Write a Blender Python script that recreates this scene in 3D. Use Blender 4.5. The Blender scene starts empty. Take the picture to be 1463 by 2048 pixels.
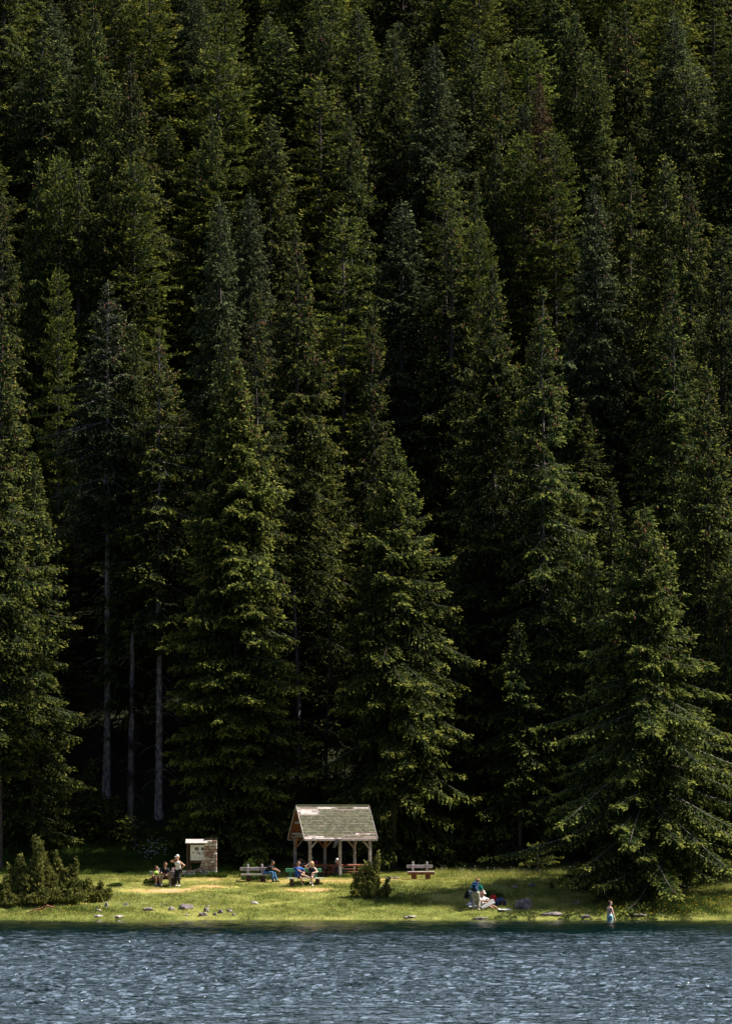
import bpy, math, random
import numpy as np
from mathutils import Vector, Matrix

R = math.radians
scene = bpy.context.scene
col = scene.collection

# ---------------------------------------------------------------- camera, light, exposure
W, HH, F = 1463, 2048, 9500.0
CAM_Y, CAM_Z = -250.0, 5.0
PITCH = math.atan(624 / F)
cam_d = bpy.data.cameras.new("camera")
cam = bpy.data.objects.new("camera", cam_d)
col.objects.link(cam)
cam.location = (0, CAM_Y, CAM_Z)
cam.rotation_euler = (R(90) + PITCH, 0, 0)
cam_d.sensor_fit = 'HORIZONTAL'
cam_d.sensor_width = 36
cam_d.lens = 36 * F / W
cam_d.clip_start = 1
cam_d.clip_end = 5000
scene.camera = cam

SUN_EL, SUN_AZ = R(54.5), R(9)          # azimuth measured from +X towards +Y (behind the scene)
sdir = Vector((math.cos(SUN_EL) * math.cos(SUN_AZ), math.cos(SUN_EL) * math.sin(SUN_AZ), math.sin(SUN_EL)))
world = bpy.data.worlds.new("World")
scene.world = world
world.use_nodes = True
wn = world.node_tree
wn.nodes.clear()
wo = wn.nodes.new('ShaderNodeOutputWorld')
wb = wn.nodes.new('ShaderNodeBackground')
ws = wn.nodes.new('ShaderNodeTexSky')
ws.sky_type = 'NISHITA'
ws.sun_disc = False
ws.sun_elevation = SUN_EL
ws.sun_rotation = math.atan2(sdir.x, sdir.y)
ws.altitude = 600
ws.air_density = .8
ws.dust_density = 3.5
wb.inputs['Strength'].default_value = 0.050
wt = wn.nodes.new('ShaderNodeTexCoord'); wc = wn.nodes.new('ShaderNodeTexNoise')
wc.inputs['Scale'].default_value = 3.2; wc.inputs['Detail'].default_value = 7
wr = wn.nodes.new('ShaderNodeValToRGB'); wr.color_ramp.elements[0].position = .44; wr.color_ramp.elements[1].position = .58
wm_ = wn.nodes.new('ShaderNodeMixRGB'); wm_.inputs[2].default_value = (23, 27.5, 34, 1)  # unseen bright clouds, added so the lake mirrors a whiter sky
wn.links.new(wt.outputs['Generated'], wc.inputs['Vector']); wn.links.new(wc.outputs['Fac'], wr.inputs[0])
wx = wn.nodes.new('ShaderNodeSeparateXYZ'); wn.links.new(wt.outputs['Generated'], wx.inputs[0])
wq = wn.nodes.new('ShaderNodeMapRange'); wq.inputs[1].default_value = .05; wq.inputs[2].default_value = .55  # keeps the added clouds to the far side that the water reflects
wn.links.new(wx.outputs['Y'], wq.inputs[0])
wk = wn.nodes.new('ShaderNodeMath'); wk.operation = 'MULTIPLY'
wn.links.new(wr.outputs[0], wk.inputs[0]); wn.links.new(wq.outputs[0], wk.inputs[1])
wn.links.new(wk.outputs[0], wm_.inputs[0]); wn.links.new(ws.outputs[0], wm_.inputs[1])
wn.links.new(wm_.outputs[0], wb.inputs[0])
wn.links.new(wb.outputs[0], wo.inputs[0])
sl = bpy.data.lights.new("sun", 'SUN')
sl.energy = 5.0
sl.angle = R(0.5)
sl.color = (1.0, 0.93, 0.80)
sun = bpy.data.objects.new("sun", sl)
col.objects.link(sun)
sun.rotation_euler = sdir.to_track_quat('Z', 'Y').to_euler()
scene.view_settings.view_transform = 'Standard'
scene.view_settings.look = 'None'
scene.view_settings.exposure = 0.98
scene.view_settings.gamma = 1.0
cy = scene.cycles
cy.max_bounces = 4
cy.diffuse_bounces = 2
cy.glossy_bounces = 2
cy.transmission_bounces = 2
cy.transparent_max_bounces = 4
cy.caustics_reflective = False
cy.caustics_refractive = False

CP, SP = math.cos(PITCH), math.sin(PITCH)
def project(x, y, z):
    dy, dz = y - CAM_Y, z - CAM_Z
    d = dy * CP + dz * SP
    u = -dy * SP + dz * CP
    return W / 2 + F * x / d, HH / 2 - F * u / d
def at(px, py, y):
    """the world point at depth y that the photograph shows at pixel px, py"""
    a, b = (px - W / 2) / F, (HH / 2 - py) / F
    dy = CP - b * SP
    k = (y - CAM_Y) / dy
    return a * k, y, CAM_Z + k * (b * CP + SP)

# ---------------------------------------------------------------- noise + terrain
_rs = np.random.RandomState(7)
_tab = _rs.rand(256, 256)
def vnoise(x, y):
    x = np.asarray(x, float); y = np.asarray(y, float)
    xi, yi = np.floor(x).astype(int), np.floor(y).astype(int)
    fx, fy = x - xi, y - yi
    fx = fx * fx * (3 - 2 * fx); fy = fy * fy * (3 - 2 * fy)
    a = _tab[xi & 255, yi & 255]; b = _tab[(xi + 1) & 255, yi & 255]
    c = _tab[xi & 255, (yi + 1) & 255]; d = _tab[(xi + 1) & 255, (yi + 1) & 255]
    return (a * (1 - fx) + b * fx) * (1 - fy) + (c * (1 - fx) + d * fx) * fy
def fbm(x, y, o=4):
    s, a, t = 0, 1, 0
    for i in range(o):
        s = s + a * vnoise(x * 2 ** i + 17.3 * i, y * 2 ** i + 5.1 * i); t += a; a *= .5
    return s / t
_py = [-600, -60, -10, -2.2, 0, .25, .5, 1.5, 8, 12, 16, 20, 26, 60, 110, 260, 700]
_pz = [-12, -12, -3, -.9, -.03, .10, .16, .40, 1.5, 1.93, 2.12, 2.4, 3.9, 28.5, 62, 150, 330]
def ground(x, y):
    x = np.asarray(x, float); y = np.asarray(y, float)
    yy = y + (fbm(x * .23 + 9, y * 0 + 3, 3) - .5) * .35 * np.clip((6 - y) / 6, 0, 1)
    z = np.interp(yy, _py, _pz)
    k = np.clip(y / 3, 0, 1)
    z = z + k * ((fbm(x * .35 + 40, y * .35 + 11, 3) - .5) * .22)
    z = z + np.clip((y - 22) / 12, 0, 1) * (fbm(x * .12, y * .12, 3) - .5) * 3.0
    z = z + .30 * (fbm(x * .9 + 60, y * .9 + 21, 3) - .45) * np.exp(-((y - .7) / .7) ** 2)
    z = z + .35 * np.exp(-((x - 9.5) / 3.2) ** 2 - ((y - 8) / 5) ** 2)
    return z
def gz(x, y): return float(ground(x, y))
def on_ground(px, py, ymax=40.0):
    """first point of the ground along the ray through a pixel"""
    y = -0.5
    while y < ymax:
        X, _, Z = at(px, py, y)
        if gz(X, y) >= Z: return X, y, gz(X, y)
        y += .05
    X, _, Z = at(px, py, ymax)
    return X, ymax, gz(X, ymax)

# ---------------------------------------------------------------- object helpers
def tag(o, label=None, cat=None, group=None, kind=None):
    if label: o['label'] = label
    if cat: o['category'] = cat
    if group: o['group'] = group
    if kind: o['kind'] = kind
    return o
def link(name, me, mat=None, parent=None):
    o = bpy.data.objects.new(name, me)
    col.objects.link(o)
    if mat is not None:
        for m in (mat if isinstance(mat, (list, tuple)) else [mat]): me.materials.append(m)
    if parent is not None: o.parent = parent
    return o
def empty(name, loc, rz=0):
    o = bpy.data.objects.new(name, None)
    o.empty_display_size = .3
    o.location = loc; o.rotation_euler = (0, 0, rz)
    col.objects.link(o)
    return o
def np_mesh(name, v, f, attrs=None, smooth=False):
    """v (n,3), f (m,k) all faces the same size; attrs name -> (n,) floats"""
    me = bpy.data.meshes.new(name)
    v = np.asarray(v, np.float32); f = np.asarray(f, np.int32)
    me.vertices.add(len(v)); me.vertices.foreach_set('co', v.ravel())
    k = f.shape[1]
    me.loops.add(f.size); me.loops.foreach_set('vertex_index', f.ravel())
    me.polygons.add(len(f))
    me.polygons.foreach_set('loop_start', np.arange(0, f.size, k, dtype=np.int32))
    me.polygons.foreach_set('loop_total', np.full(len(f), k, np.int32))
    if smooth: me.polygons.foreach_set('use_smooth', np.ones(len(f), bool))
    me.update(calc_edges=True)
    for n, a in (attrs or {}).items():
        at_ = me.attributes.new(n, 'FLOAT', 'POINT')
        at_.data.foreach_set('value', np.asarray(a, np.float32))
    return me
class MB:
    def __init__(s): s.v = []; s.f = []
    def add(s, vs, fs):
        n = len(s.v); s.v += [tuple(p) for p in vs]; s.f += [tuple(i + n for i in f) for f in fs]
    def box(s, c, size, M=None, taper=1.0, bev=0.0):
        x, y, z = size[0] / 2, size[1] / 2, size[2] / 2
        if bev > 0:
            b = min(bev, x * .45, y * .45, z * .45)
            pts = []
            import itertools
            for sx, sy, sz in itertools.product((-1, 1), repeat=3):
                pts += [(sx * (x - b), sy * (y - b), sz * z), (sx * (x - b), sy * y, sz * (z - b)), (sx * x, sy * (y - b), sz * (z - b))]
            vs = [Vector(p) for p in pts]
            if M is not None: vs = [M @ p for p in vs]
            vs = [p + Vector(c) for p in vs]
            I = {}
            k = 0
            for q in itertools.product((-1, 1), repeat=3):
                I[q] = (k, k + 1, k + 2); k += 3
            fs = []
            def g(a, w): return I[a][w]
            for sg in (-1, 1):
                fs.append((g((-1, -1, sg), 0), g((1, -1, sg), 0), g((1, 1, sg), 0), g((-1, 1, sg), 0)))
                fs.append((g((-1, sg, -1), 1), g((1, sg, -1), 1), g((1, sg, 1), 1), g((-1, sg, 1), 1)))
                fs.append((g((sg, -1, -1), 2), g((sg, 1, -1), 2), g((sg, 1, 1), 2), g((sg, -1, 1), 2)))
            for a in (-1, 1):
                for b2 in (-1, 1):
                    fs.append((g((-1, a, b2), 0), g((1, a, b2), 0), g((1, a, b2), 1), g((-1, a, b2), 1)))
                    fs.append((g((a, -1, b2), 0), g((a, 1, b2), 0), g((a, 1, b2), 2), g((a, -1, b2), 2)))
                    fs.append((g((a, b2, -1), 1), g((a, b2, 1), 1), g((a, b2, 1), 2), g((a, b2, -1), 2)))
            for q in itertools.product((-1, 1), repeat=3): fs.append(I[q])
            s.add(vs, fs); return
        p = [(-x, -y, -z), (x, -y, -z), (x, y, -z), (-x, y, -z), (-x * taper, -y * taper, z), (x * taper, -y * taper, z), (x * taper, y * taper, z), (-x * taper, y * taper, z)]
        p = [Vector(q) for q in p]
        if M is not None: p = [M @ q for q in p]
        s.add([q + Vector(c) for q in p], [(0, 3, 2, 1), (4, 5, 6, 7), (0, 1, 5, 4), (1, 2, 6, 5), (2, 3, 7, 6), (3, 0, 4, 7)])
    def beam(s, a, b, w, h, bev=0.0):
        a, b = Vector(a), Vector(b); d = b - a
        q = d.to_track_quat('X', 'Z').to_matrix()
        s.box((a + b) / 2, (d.length, w, h), q, bev=bev)
    def tube(s, pts, rad, n=8, cap=True):
        pts = [Vector(p) for p in pts]; rings = []
        if not isinstance(rad, (list, tuple)): rad = [rad] * len(pts)
        for i, p in enumerate(pts):
            d = (pts[min(i + 1, len(pts) - 1)] - pts[max(i - 1, 0)])
            if d.length < 1e-6: d = Vector((0, 0, 1))
            q = d.normalized().to_track_quat('Z', 'X').to_matrix()
            rings.append([p + q @ Vector((math.cos(2 * math.pi * k / n) * rad[i], math.sin(2 * math.pi * k / n) * rad[i], 0)) for k in range(n)])
        vs = [p for r in rings for p in r]; fs = []
        for i in range(len(rings) - 1):
            for k in range(n):
                fs.append((i * n + k, i * n + (k + 1) % n, (i + 1) * n + (k + 1) % n, (i + 1) * n + k))
        if cap:
            fs.append(tuple(range(n))[::-1]); fs.append(tuple((len(rings) - 1) * n + k for k in range(n)))
        s.add(vs, fs)
    def build(s, name, mat=None, parent=None, smooth=False):
        me = bpy.data.meshes.new(name)
        me.from_pydata(s.v, [], s.f); me.update()
        if smooth: me.polygons.foreach_set('use_smooth', np.ones(len(me.polygons), bool))
        return link(name, me, mat, parent)

# ---------------------------------------------------------------- materials
def mat(name, rgb=(.5, .5, .5), rough=.8, noise=None, noise_rgb=None, bump=0, scale=8, spec=.3, stretch=(1, 1, 1), detail=4, lo=.35, hi=.65):
    m = bpy.data.materials.new(name); m.use_nodes = True
    nt = m.node_tree; b = nt.nodes['Principled BSDF']
    b.inputs['Base Color'].default_value = (*rgb, 1)
    b.inputs['Roughness'].default_value = rough
    b.inputs['Specular IOR Level'].default_value = spec
    tc = nt.nodes.new('ShaderNodeTexCoord'); mp = nt.nodes.new('ShaderNodeMapping')
    mp.inputs['Scale'].default_value = stretch
    nt.links.new(tc.outputs['Object'], mp.inputs[0])
    n = nt.nodes.new('ShaderNodeTexNoise'); n.inputs['Scale'].default_value = scale; n.inputs['Detail'].default_value = detail
    nt.links.new(mp.outputs[0], n.inputs['Vector'])
    if noise_rgb is None: noise_rgb = tuple(c * .6 for c in rgb)
    rp = nt.nodes.new('ShaderNodeValToRGB')
    rp.color_ramp.elements[0].position = lo; rp.color_ramp.elements[1].position = hi
    rp.color_ramp.elements[0].color = (*noise_rgb, 1); rp.color_ramp.elements[1].color = (*rgb, 1)
    nt.links.new(n.outputs['Fac'], rp.inputs[0]); nt.links.new(rp.outputs[0], b.inputs['Base Color'])
    if bump:
        bp = nt.nodes.new('ShaderNodeBump'); bp.inputs['Strength'].default_value = bump; bp.inputs['Distance'].default_value = .02
        nt.links.new(n.outputs['Fac'], bp.inputs['Height']); nt.links.new(bp.outputs[0], b.inputs['Normal'])
    return m
def ramp_attr_mat(name, stops, attr, rough=.9, objvar=0.0, trans=0.0, tip=None, tipattr='tip', spec=.15, hue=0.0):
    m = bpy.data.materials.new(name); m.use_nodes = True
    nt = m.node_tree; b = nt.nodes['Principled BSDF']
    b.inputs['Roughness'].default_value = rough; b.inputs['Specular IOR Level'].default_value = spec
    a = nt.nodes.new('ShaderNodeAttribute'); a.attribute_name = attr
    rp = nt.nodes.new('ShaderNodeValToRGB'); el = rp.color_ramp.elements
    while len(el) < len(stops): el.new(.5)
    for e, (p, c) in zip(el, stops): e.position = p; e.color = (*c, 1)
    nt.links.new(a.outputs['Fac'], rp.inputs[0]); out = rp.outputs[0]
    if tip:
        a2 = nt.nodes.new('ShaderNodeAttribute'); a2.attribute_name = tipattr
        mx = nt.nodes.new('ShaderNodeMixRGB'); mx.inputs[2].default_value = (*tip, 1)
        nt.links.new(a2.outputs['Fac'], mx.inputs[0]); nt.links.new(out, mx.inputs[1]); out = mx.outputs[0]
    if objvar:
        oi = nt.nodes.new('ShaderNodeObjectInfo'); hs = nt.nodes.new('ShaderNodeHueSaturation')
        mr = nt.nodes.new('ShaderNodeMapRange'); mr.inputs[3].default_value = 1 - objvar; mr.inputs[4].default_value = 1 + objvar
        nt.links.new(oi.outputs['Random'], mr.inputs[0]); nt.links.new(mr.outputs[0], hs.inputs['Value'])
        m2 = nt.nodes.new('ShaderNodeMath'); m2.operation = 'MULTIPLY'; m2.inputs[1].default_value = 7.31
        m3 = nt.nodes.new('ShaderNodeMath'); m3.operation = 'FRACT'
        m4 = nt.nodes.new('ShaderNodeMapRange'); m4.inputs[3].default_value = .5 - hue; m4.inputs[4].default_value = .5 + hue
        nt.links.new(oi.outputs['Random'], m2.inputs[0]); nt.links.new(m2.outputs[0], m3.inputs[0])
        nt.links.new(m3.outputs[0], m4.inputs[0]); nt.links.new(m4.outputs[0], hs.inputs['Hue'])
        nt.links.new(out, hs.inputs['Color']); out = hs.outputs[0]
    nt.links.new(out, b.inputs['Base Color'])
    if trans:
        t = nt.nodes.new('ShaderNodeBsdfTranslucent'); nt.links.new(out, t.inputs[0])
        ms = nt.nodes.new('ShaderNodeMixShader'); ms.inputs[0].default_value = trans
        o = nt.nodes['Material Output']
        nt.links.new(b.outputs[0], ms.inputs[1]); nt.links.new(t.outputs[0], ms.inputs[2]); nt.links.new(ms.outputs[0], o.inputs[0])
    return m

NEEDLE = ramp_attr_mat('spruce_needles', [(0, (.010, .020, .008)), (.5, (.026, .044, .012)), (1, (.065, .082, .018))], 'tone', objvar=.25, hue=.012, trans=.25, tip=(.31, .31, .052))
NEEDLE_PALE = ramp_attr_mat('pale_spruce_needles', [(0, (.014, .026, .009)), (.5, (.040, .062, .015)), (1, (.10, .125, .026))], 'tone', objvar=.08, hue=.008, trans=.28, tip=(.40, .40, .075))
NEEDLE_BLUE = ramp_attr_mat('blue_spruce_needles', [(0, (.011, .021, .010)), (.5, (.028, .046, .019)), (1, (.064, .088, .034))], 'tone', objvar=.15, hue=.01, trans=.22, tip=(.24, .27, .10))
NEEDLE_FIR = ramp_attr_mat('fir_needles', [(0, (.009, .019, .005)), (.5, (.026, .045, .009)), (1, (.075, .10, .016))], 'tone', objvar=.22, hue=.012, trans=.25, tip=(.36, .36, .05))
NEEDLE_RUST = ramp_attr_mat('dying_needles', [(0, (.03, .022, .012)), (.5, (.06, .038, .02)), (1, (.10, .055, .028))], 'tone', objvar=.1, trans=.2, tip=(.12, .07, .03))
JUNIPER = ramp_attr_mat('juniper_needles', [(0, (.05, .062, .018)), (.5, (.17, .18, .05)), (1, (.32, .31, .09))], 'tone', objvar=.1, trans=.3, tip=(.42, .40, .09))
LEAF = ramp_attr_mat('leaf_green', [(0, (.02, .045, .012)), (.5, (.045, .09, .02)), (1, (.10, .15, .03))], 'tone', objvar=.15, trans=.3, tip=(.2, .26, .05))
CONE = mat('cone_red', (.24, .085, .045), .8, noise_rgb=(.12, .05, .03), scale=.7, lo=.3, hi=.7)
BARK = mat('grey_bark', (.46, .40, .42), .95, noise_rgb=(.12, .10, .11), scale=3.2, stretch=(3, 3, 1.0), bump=.6, detail=6, lo=.4, hi=.66)
BARK_DARK = mat('dark_bark', (.12, .10, .09), .95, noise_rgb=(.045, .036, .034), scale=3.2, stretch=(3, 3, 1.0), detail=5)
BARK_MID = mat('brown_grey_bark', (.20, .17, .165), .95, noise_rgb=(.06, .05, .05), scale=3.2, stretch=(3, 3, 1.0), detail=5)
WOOD = mat('weathered_grey_wood', (.46, .41, .42), .85, noise_rgb=(.25, .215, .22), scale=6, stretch=(1, 1, 1), bump=.3)
WOOD_RED = mat('red_brown_wood', (.33, .125, .07), .75, noise_rgb=(.16, .055, .035), scale=7, bump=.3)
WOOD_ORANGE = mat('fresh_orange_wood', (.55, .22, .06), .7, noise_rgb=(.35, .12, .03), scale=9)
WOOD_DARK = mat('dark_wood', (.12, .06, .05), .85, noise_rgb=(.05, .028, .025), scale=8)
BOARDS = mat('bare_roof_boards', (.60, .54, .53), .8, noise_rgb=(.36, .30, .29), scale=5)
FELT = mat('torn_roof_felt', (.24, .185, .17), .9, noise_rgb=(.17, .13, .12), scale=9)
PAINT_WHITE = mat('white_paint', (.84, .84, .86), .5, noise_rgb=(.74, .73, .74), scale=6)
PAINT_GREEN = mat('green_paint', (.08, .30, .15), .5, noise_rgb=(.05, .2, .1), scale=9)
ROCK = mat('limestone', (.33, .285, .29), .9, noise_rgb=(.11, .09, .095), scale=5, bump=.8, detail=8, lo=.35, hi=.68)
ROCK_PALE = mat('pale_limestone', (.50, .45, .44), .9, noise_rgb=(.25, .2, .19), scale=6, bump=.8, detail=8)
def plain(name, rgb, rough=.85, k=.75): return mat(name, rgb, rough, noise_rgb=tuple(c * k for c in rgb), scale=9)
SKIN = plain('skin', (.62, .36, .27), .6, .9)
SKIN_TAN = plain('tanned_skin', (.46, .24, .17), .6, .9)
SKIN_PALE = plain('pale_skin', (.72, .47, .38), .6, .92)

# ---------------------------------------------------------------- ground sheet
def dryness(x, y):
    n = fbm(x * .45 + 3, y * .6 + 8, 4)
    d = np.clip((n - .50) * 1.6, 0, .32)
    px = W / 2 + F * x / (y - CAM_Y)
    path = np.exp(-((y - 12.0 - .5 * np.sin(x * .4)) / 1.7) ** 2) * (.5 + .6 * vnoise(x * .7, y * .7)) * np.clip((x + 14) / 2, 0, 1) * np.clip((6 - x) / 4, 0, 1)
    d = np.maximum(d, path * .85)
    for cx, cy_, rx, ry, k in ((-10.9, 7.6, 2.6, .9, 1.0), (-8.3, 8.5, 1.6, .6, .95), (-3.2, 7.4, 1.9, .7, 1.05), (-6, 12.2, 1.9, .8, .7), (3, 13, 2.6, 1, .7), (-19, 9.5, 4, 1, .5), (-1.2, 11, 2.5, 1.4, .5)):
        d = np.maximum(d, k * np.exp(-(((x - cx) / rx) ** 2 + ((y - cy_) / ry) ** 2) ** 1.3))
    d = d * (.35 + 1.1 * fbm(x * 2.6 + 4, y * 2.6 + 1, 3))
    shore = np.clip(1 - np.abs(y - .1) / .5, 0, 1) * np.clip((fbm(x * .5 + 70, y * 0, 3) - .52) * 4, 0, .35)
    return np.clip(np.maximum(d, shore) + (vnoise(x * 5, y * 5) - .5) * .15, 0, 1)
def axis(a, b, fine_a, fine_b, fine, coarse):
    xs = list(np.arange(fine_a, fine_b, fine)); p = fine_b; s = fine
    while p < b: xs.append(p); s = min(s * 1.35, coarse); p += s
    xs.append(b); p = fine_a; s = fine
    while p > a: s = min(s * 1.35, coarse); p -= s; xs.insert(0, max(p, a))
    return np.array(sorted(set(xs)))
gx = axis(-900, 900, -25, 25, .16, 40); gy = axis(-900, 1200, -1.5, 26, .13, 40)
GX, GY = np.meshgrid(gx, gy)
GZ = ground(GX, GY)
GZ = GZ + ((fbm(GX * 1.7, GY * 1.7, 3) - .5) * .10) * np.clip(GY / 1.0, 0, 1) * (GY < 40)
nx, ny = len(gx), len(gy)
idx = np.arange(nx * ny).reshape(ny, nx)
q = np.stack([idx[:-1, :-1].ravel(), idx[:-1, 1:].ravel(), idx[1:, 1:].ravel(), idx[1:, :-1].ravel()], 1)
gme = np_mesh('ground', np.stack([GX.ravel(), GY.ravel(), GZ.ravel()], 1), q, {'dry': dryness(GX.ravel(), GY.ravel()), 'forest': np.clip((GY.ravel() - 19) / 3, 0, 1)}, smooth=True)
gm = bpy.data.materials.new('meadow_soil'); gm.use_nodes = True
nt = gm.node_tree; gb = nt.nodes['Principled BSDF']; gb.inputs['Roughness'].default_value = .95; gb.inputs['Specular IOR Level'].default_value = .1
a1 = nt.nodes.new('ShaderNodeAttribute'); a1.attribute_name = 'dry'
r1 = nt.nodes.new('ShaderNodeValToRGB')
el = r1.color_ramp.elements
el[0].position = 0; el[0].color = (.15, .175, .04, 1); el[1].position = 1; el[1].color = (.52, .30, .17, 1)
e = el.new(.35); e.color = (.26, .26, .07, 1)
e = el.new(.65); e.color = (.42, .31, .11, 1)
n1 = nt.nodes.new('ShaderNodeTexNoise'); n1.inputs['Scale'].default_value = 2.3; n1.inputs['Detail'].default_value = 8
tc = nt.nodes.new('ShaderNodeTexCoord'); nt.links.new(tc.outputs['Object'], n1.inputs['Vector'])
hv = nt.nodes.new('ShaderNodeHueSaturation'); mr = nt.nodes.new('ShaderNodeMapRange')
mr.inputs[1].default_value = .3; mr.inputs[2].default_value = .7; mr.inputs[3].default_value = .8; mr.inputs[4].default_value = 1.2
nt.links.new(n1.outputs['Fac'], mr.inputs[0]); nt.links.new(mr.outputs[0], hv.inputs['Value'])
nt.links.new(a1.outputs['Fac'], r1.inputs[0]); nt.links.new(r1.outputs[0], hv.inputs['Color'])
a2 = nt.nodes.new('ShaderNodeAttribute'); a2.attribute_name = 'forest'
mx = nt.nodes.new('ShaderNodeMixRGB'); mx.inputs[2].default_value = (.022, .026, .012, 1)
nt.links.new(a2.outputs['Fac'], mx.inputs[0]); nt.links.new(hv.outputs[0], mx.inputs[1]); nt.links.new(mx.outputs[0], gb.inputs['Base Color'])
bp = nt.nodes.new('ShaderNodeBump'); bp.inputs['Strength'].default_value = .5; bp.inputs['Distance'].default_value = .1
nt.links.new(n1.outputs['Fac'], bp.inputs['Height']); nt.links.new(bp.outputs[0], gb.inputs['Normal'])
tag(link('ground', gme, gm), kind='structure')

# ---------------------------------------------------------------- water
def waves(X, Y):
    rs = np.random.RandomState(5)
    z = np.zeros_like(X)
    wx = X + 1.4 * fbm(X * .21, Y * .21, 3); wy = Y + 1.4 * fbm(X * .21 + 31, Y * .21 + 9, 3)
    for i in range(34):
        lam = .26 * (1.07 ** i) * rs.uniform(.9, 1.1)
        th = R(-90 + rs.normal(0, 20)); k = 2 * math.pi / lam
        ph = rs.uniform(0, 6.28)
        amp = .0165 * lam ** .80 * rs.uniform(.6, 1.2)
        if lam > 1.4: amp *= .45
        s = np.sin(k * (wx * math.cos(th) + wy * math.sin(th)) + ph)
        z += amp * (s + .25 * np.abs(s))
    return z
wxs = np.arange(-21.6, 21.7, .10)
wys = np.concatenate([np.arange(-135, -60, .11), np.arange(-60, 1.0, .13)])
WX, WY = np.meshgrid(wxs, wys)
patch = np.clip(.15 + 1.45 * fbm(WX * .09 + 3, WY * .05 + 7, 3), .3, 1.3)
lee = np.clip((-WY - 1.0) / 85, 0, 1) ** .75
amp = (.03 + .97 * lee) * patch
WZ = waves(WX, WY) * amp
edge = np.clip((21.6 - np.abs(WX)) / 1.5, 0, 1) * np.clip((WY + 135) / 2, 0, 1)
WZ = WZ * edge
nx, ny = len(wxs), len(wys); idx = np.arange(nx * ny).reshape(ny, nx)
q = np.stack([idx[:-1, :-1].ravel(), idx[:-1, 1:].ravel(), idx[1:, 1:].ravel(), idx[1:, :-1].ravel()], 1)
V = np.stack([WX.ravel(), WY.ravel(), WZ.ravel()], 1)
# far ring of the same sheet, out to the other shores
o = len(V); x0, x1, y0, y1 = wxs[0], wxs[-1], wys[0], wys[-1]
ring = np.array([(x0, y0, 0), (x1, y0, 0), (x1, y1, 0), (x0, y1, 0), (-900, -900, 0), (900, -900, 0), (900, y1, 0), (-900, y1, 0)])
V = np.vstack([V, ring])
rq = np.array([(o + 4, o + 5, o + 1, o), (o + 5, o + 6, o + 2, o + 1), (o + 7, o + 4, o, o + 3)])
wme = np_mesh('water', V, np.vstack([q, rq]), {'lee': np.concatenate([(lee * patch).ravel(), np.ones(8)])}, smooth=True)
wm = bpy.data.materials.new('lake_water'); wm.use_nodes = True
nt = wm.node_tree; b = nt.nodes['Principled BSDF']
b.inputs['Base Color'].default_value = (.0002, .0085, .0100, 1); b.inputs['Roughness'].default_value = .04; b.inputs['IOR'].default_value = 1.33
n1 = nt.nodes.new('ShaderNodeTexNoise'); n1.inputs['Scale'].default_value = 2.6; n1.inputs['Detail'].default_value = 4; n1.inputs['Roughness'].default_value = .55
tc = nt.nodes.new('ShaderNodeTexCoord'); mp = nt.nodes.new('ShaderNodeMapping'); mp.inputs['Scale'].default_value = (2.0, 1.15, 1)
nt.links.new(tc.outputs['Object'], mp.inputs[0]); nt.links.new(mp.outputs[0], n1.inputs['Vector'])
al = nt.nodes.new('ShaderNodeAttribute'); al.attribute_name = 'lee'
bp = nt.nodes.new('ShaderNodeBump'); bp.inputs['Distance'].default_value = .17
mu = nt.nodes.new('ShaderNodeMath'); mu.operation = 'MULTIPLY_ADD'; mu.inputs[1].default_value = .95; mu.inputs[2].default_value = .055
nt.links.new(al.outputs['Fac'], mu.inputs[0]); nt.links.new(mu.outputs[0], bp.inputs['Strength'])
nt.links.new(n1.outputs['Fac'], bp.inputs['Height']); nt.links.new(bp.outputs[0], b.inputs['Normal'])
tag(link('water', wme, wm), kind='structure')

# ---------------------------------------------------------------- conifers
def kites(P, D, L, Wd, rs, up=.6):
    """two-triangle leaf sprigs: base P, direction D, length L, half width Wd"""
    n = len(P)
    N = rs.normal(0, 1, (n, 3)); N[:, 2] = np.abs(N[:, 2]) * .6 + up
    D = D / (np.linalg.norm(D, axis=1, keepdims=True) + 1e-9)
    S = np.cross(D, N); S /= (np.linalg.norm(S, axis=1, keepdims=True) + 1e-9)
    M = P + D * (L * .5)[:, None]
    up_ = np.cross(S, D)
    T = P + D * L[:, None]
    A = M + S * Wd[:, None] - up_ * (Wd * .45)[:, None]
    B = M - S * Wd[:, None] - up_ * (Wd * .45)[:, None]
    V = np.stack([P, A, T, B], 1).reshape(-1, 3)
    i = np.arange(n) * 4
    Fc = np.stack([np.stack([i, i + 1, i + 2], 1), np.stack([i, i + 2, i + 3], 1)], 1).reshape(-1, 3)
    return V, Fc
def limb_tubes(P, r0, r1):
    """P (n,k,3) polylines -> 3-sided tapered tubes"""
    n, k, _ = P.shape
    D = np.gradient(P, axis=1); D /= np.linalg.norm(D, axis=2, keepdims=True) + 1e-9
    S = np.cross(D, [0, 0, 1.0]); S /= np.linalg.norm(S, axis=2, keepdims=True) + 1e-9
    U = np.cross(S, D)
    rad = (r0[:, None] * (1 - np.linspace(0, 1, k))[None] + r1[:, None] * np.linspace(0, 1, k)[None])[..., None]
    rings = [P + rad * (S * math.cos(t) + U * math.sin(t)) for t in (math.pi / 2, math.pi * 7 / 6, math.pi * 11 / 6)]
    V = np.stack(rings, 2).reshape(-1, 3)
    b = (np.arange(n)[:, None] * k + np.arange(k - 1)[None]) * 3
    b = b.ravel(); Fs = []
    for j in range(3):
        a, c = j, (j + 1) % 3
        Fs.append(np.stack([b + a, b + c, b + 3 + c, b + 3 + a], 1))
    return V, np.concatenate(Fs)
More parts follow.
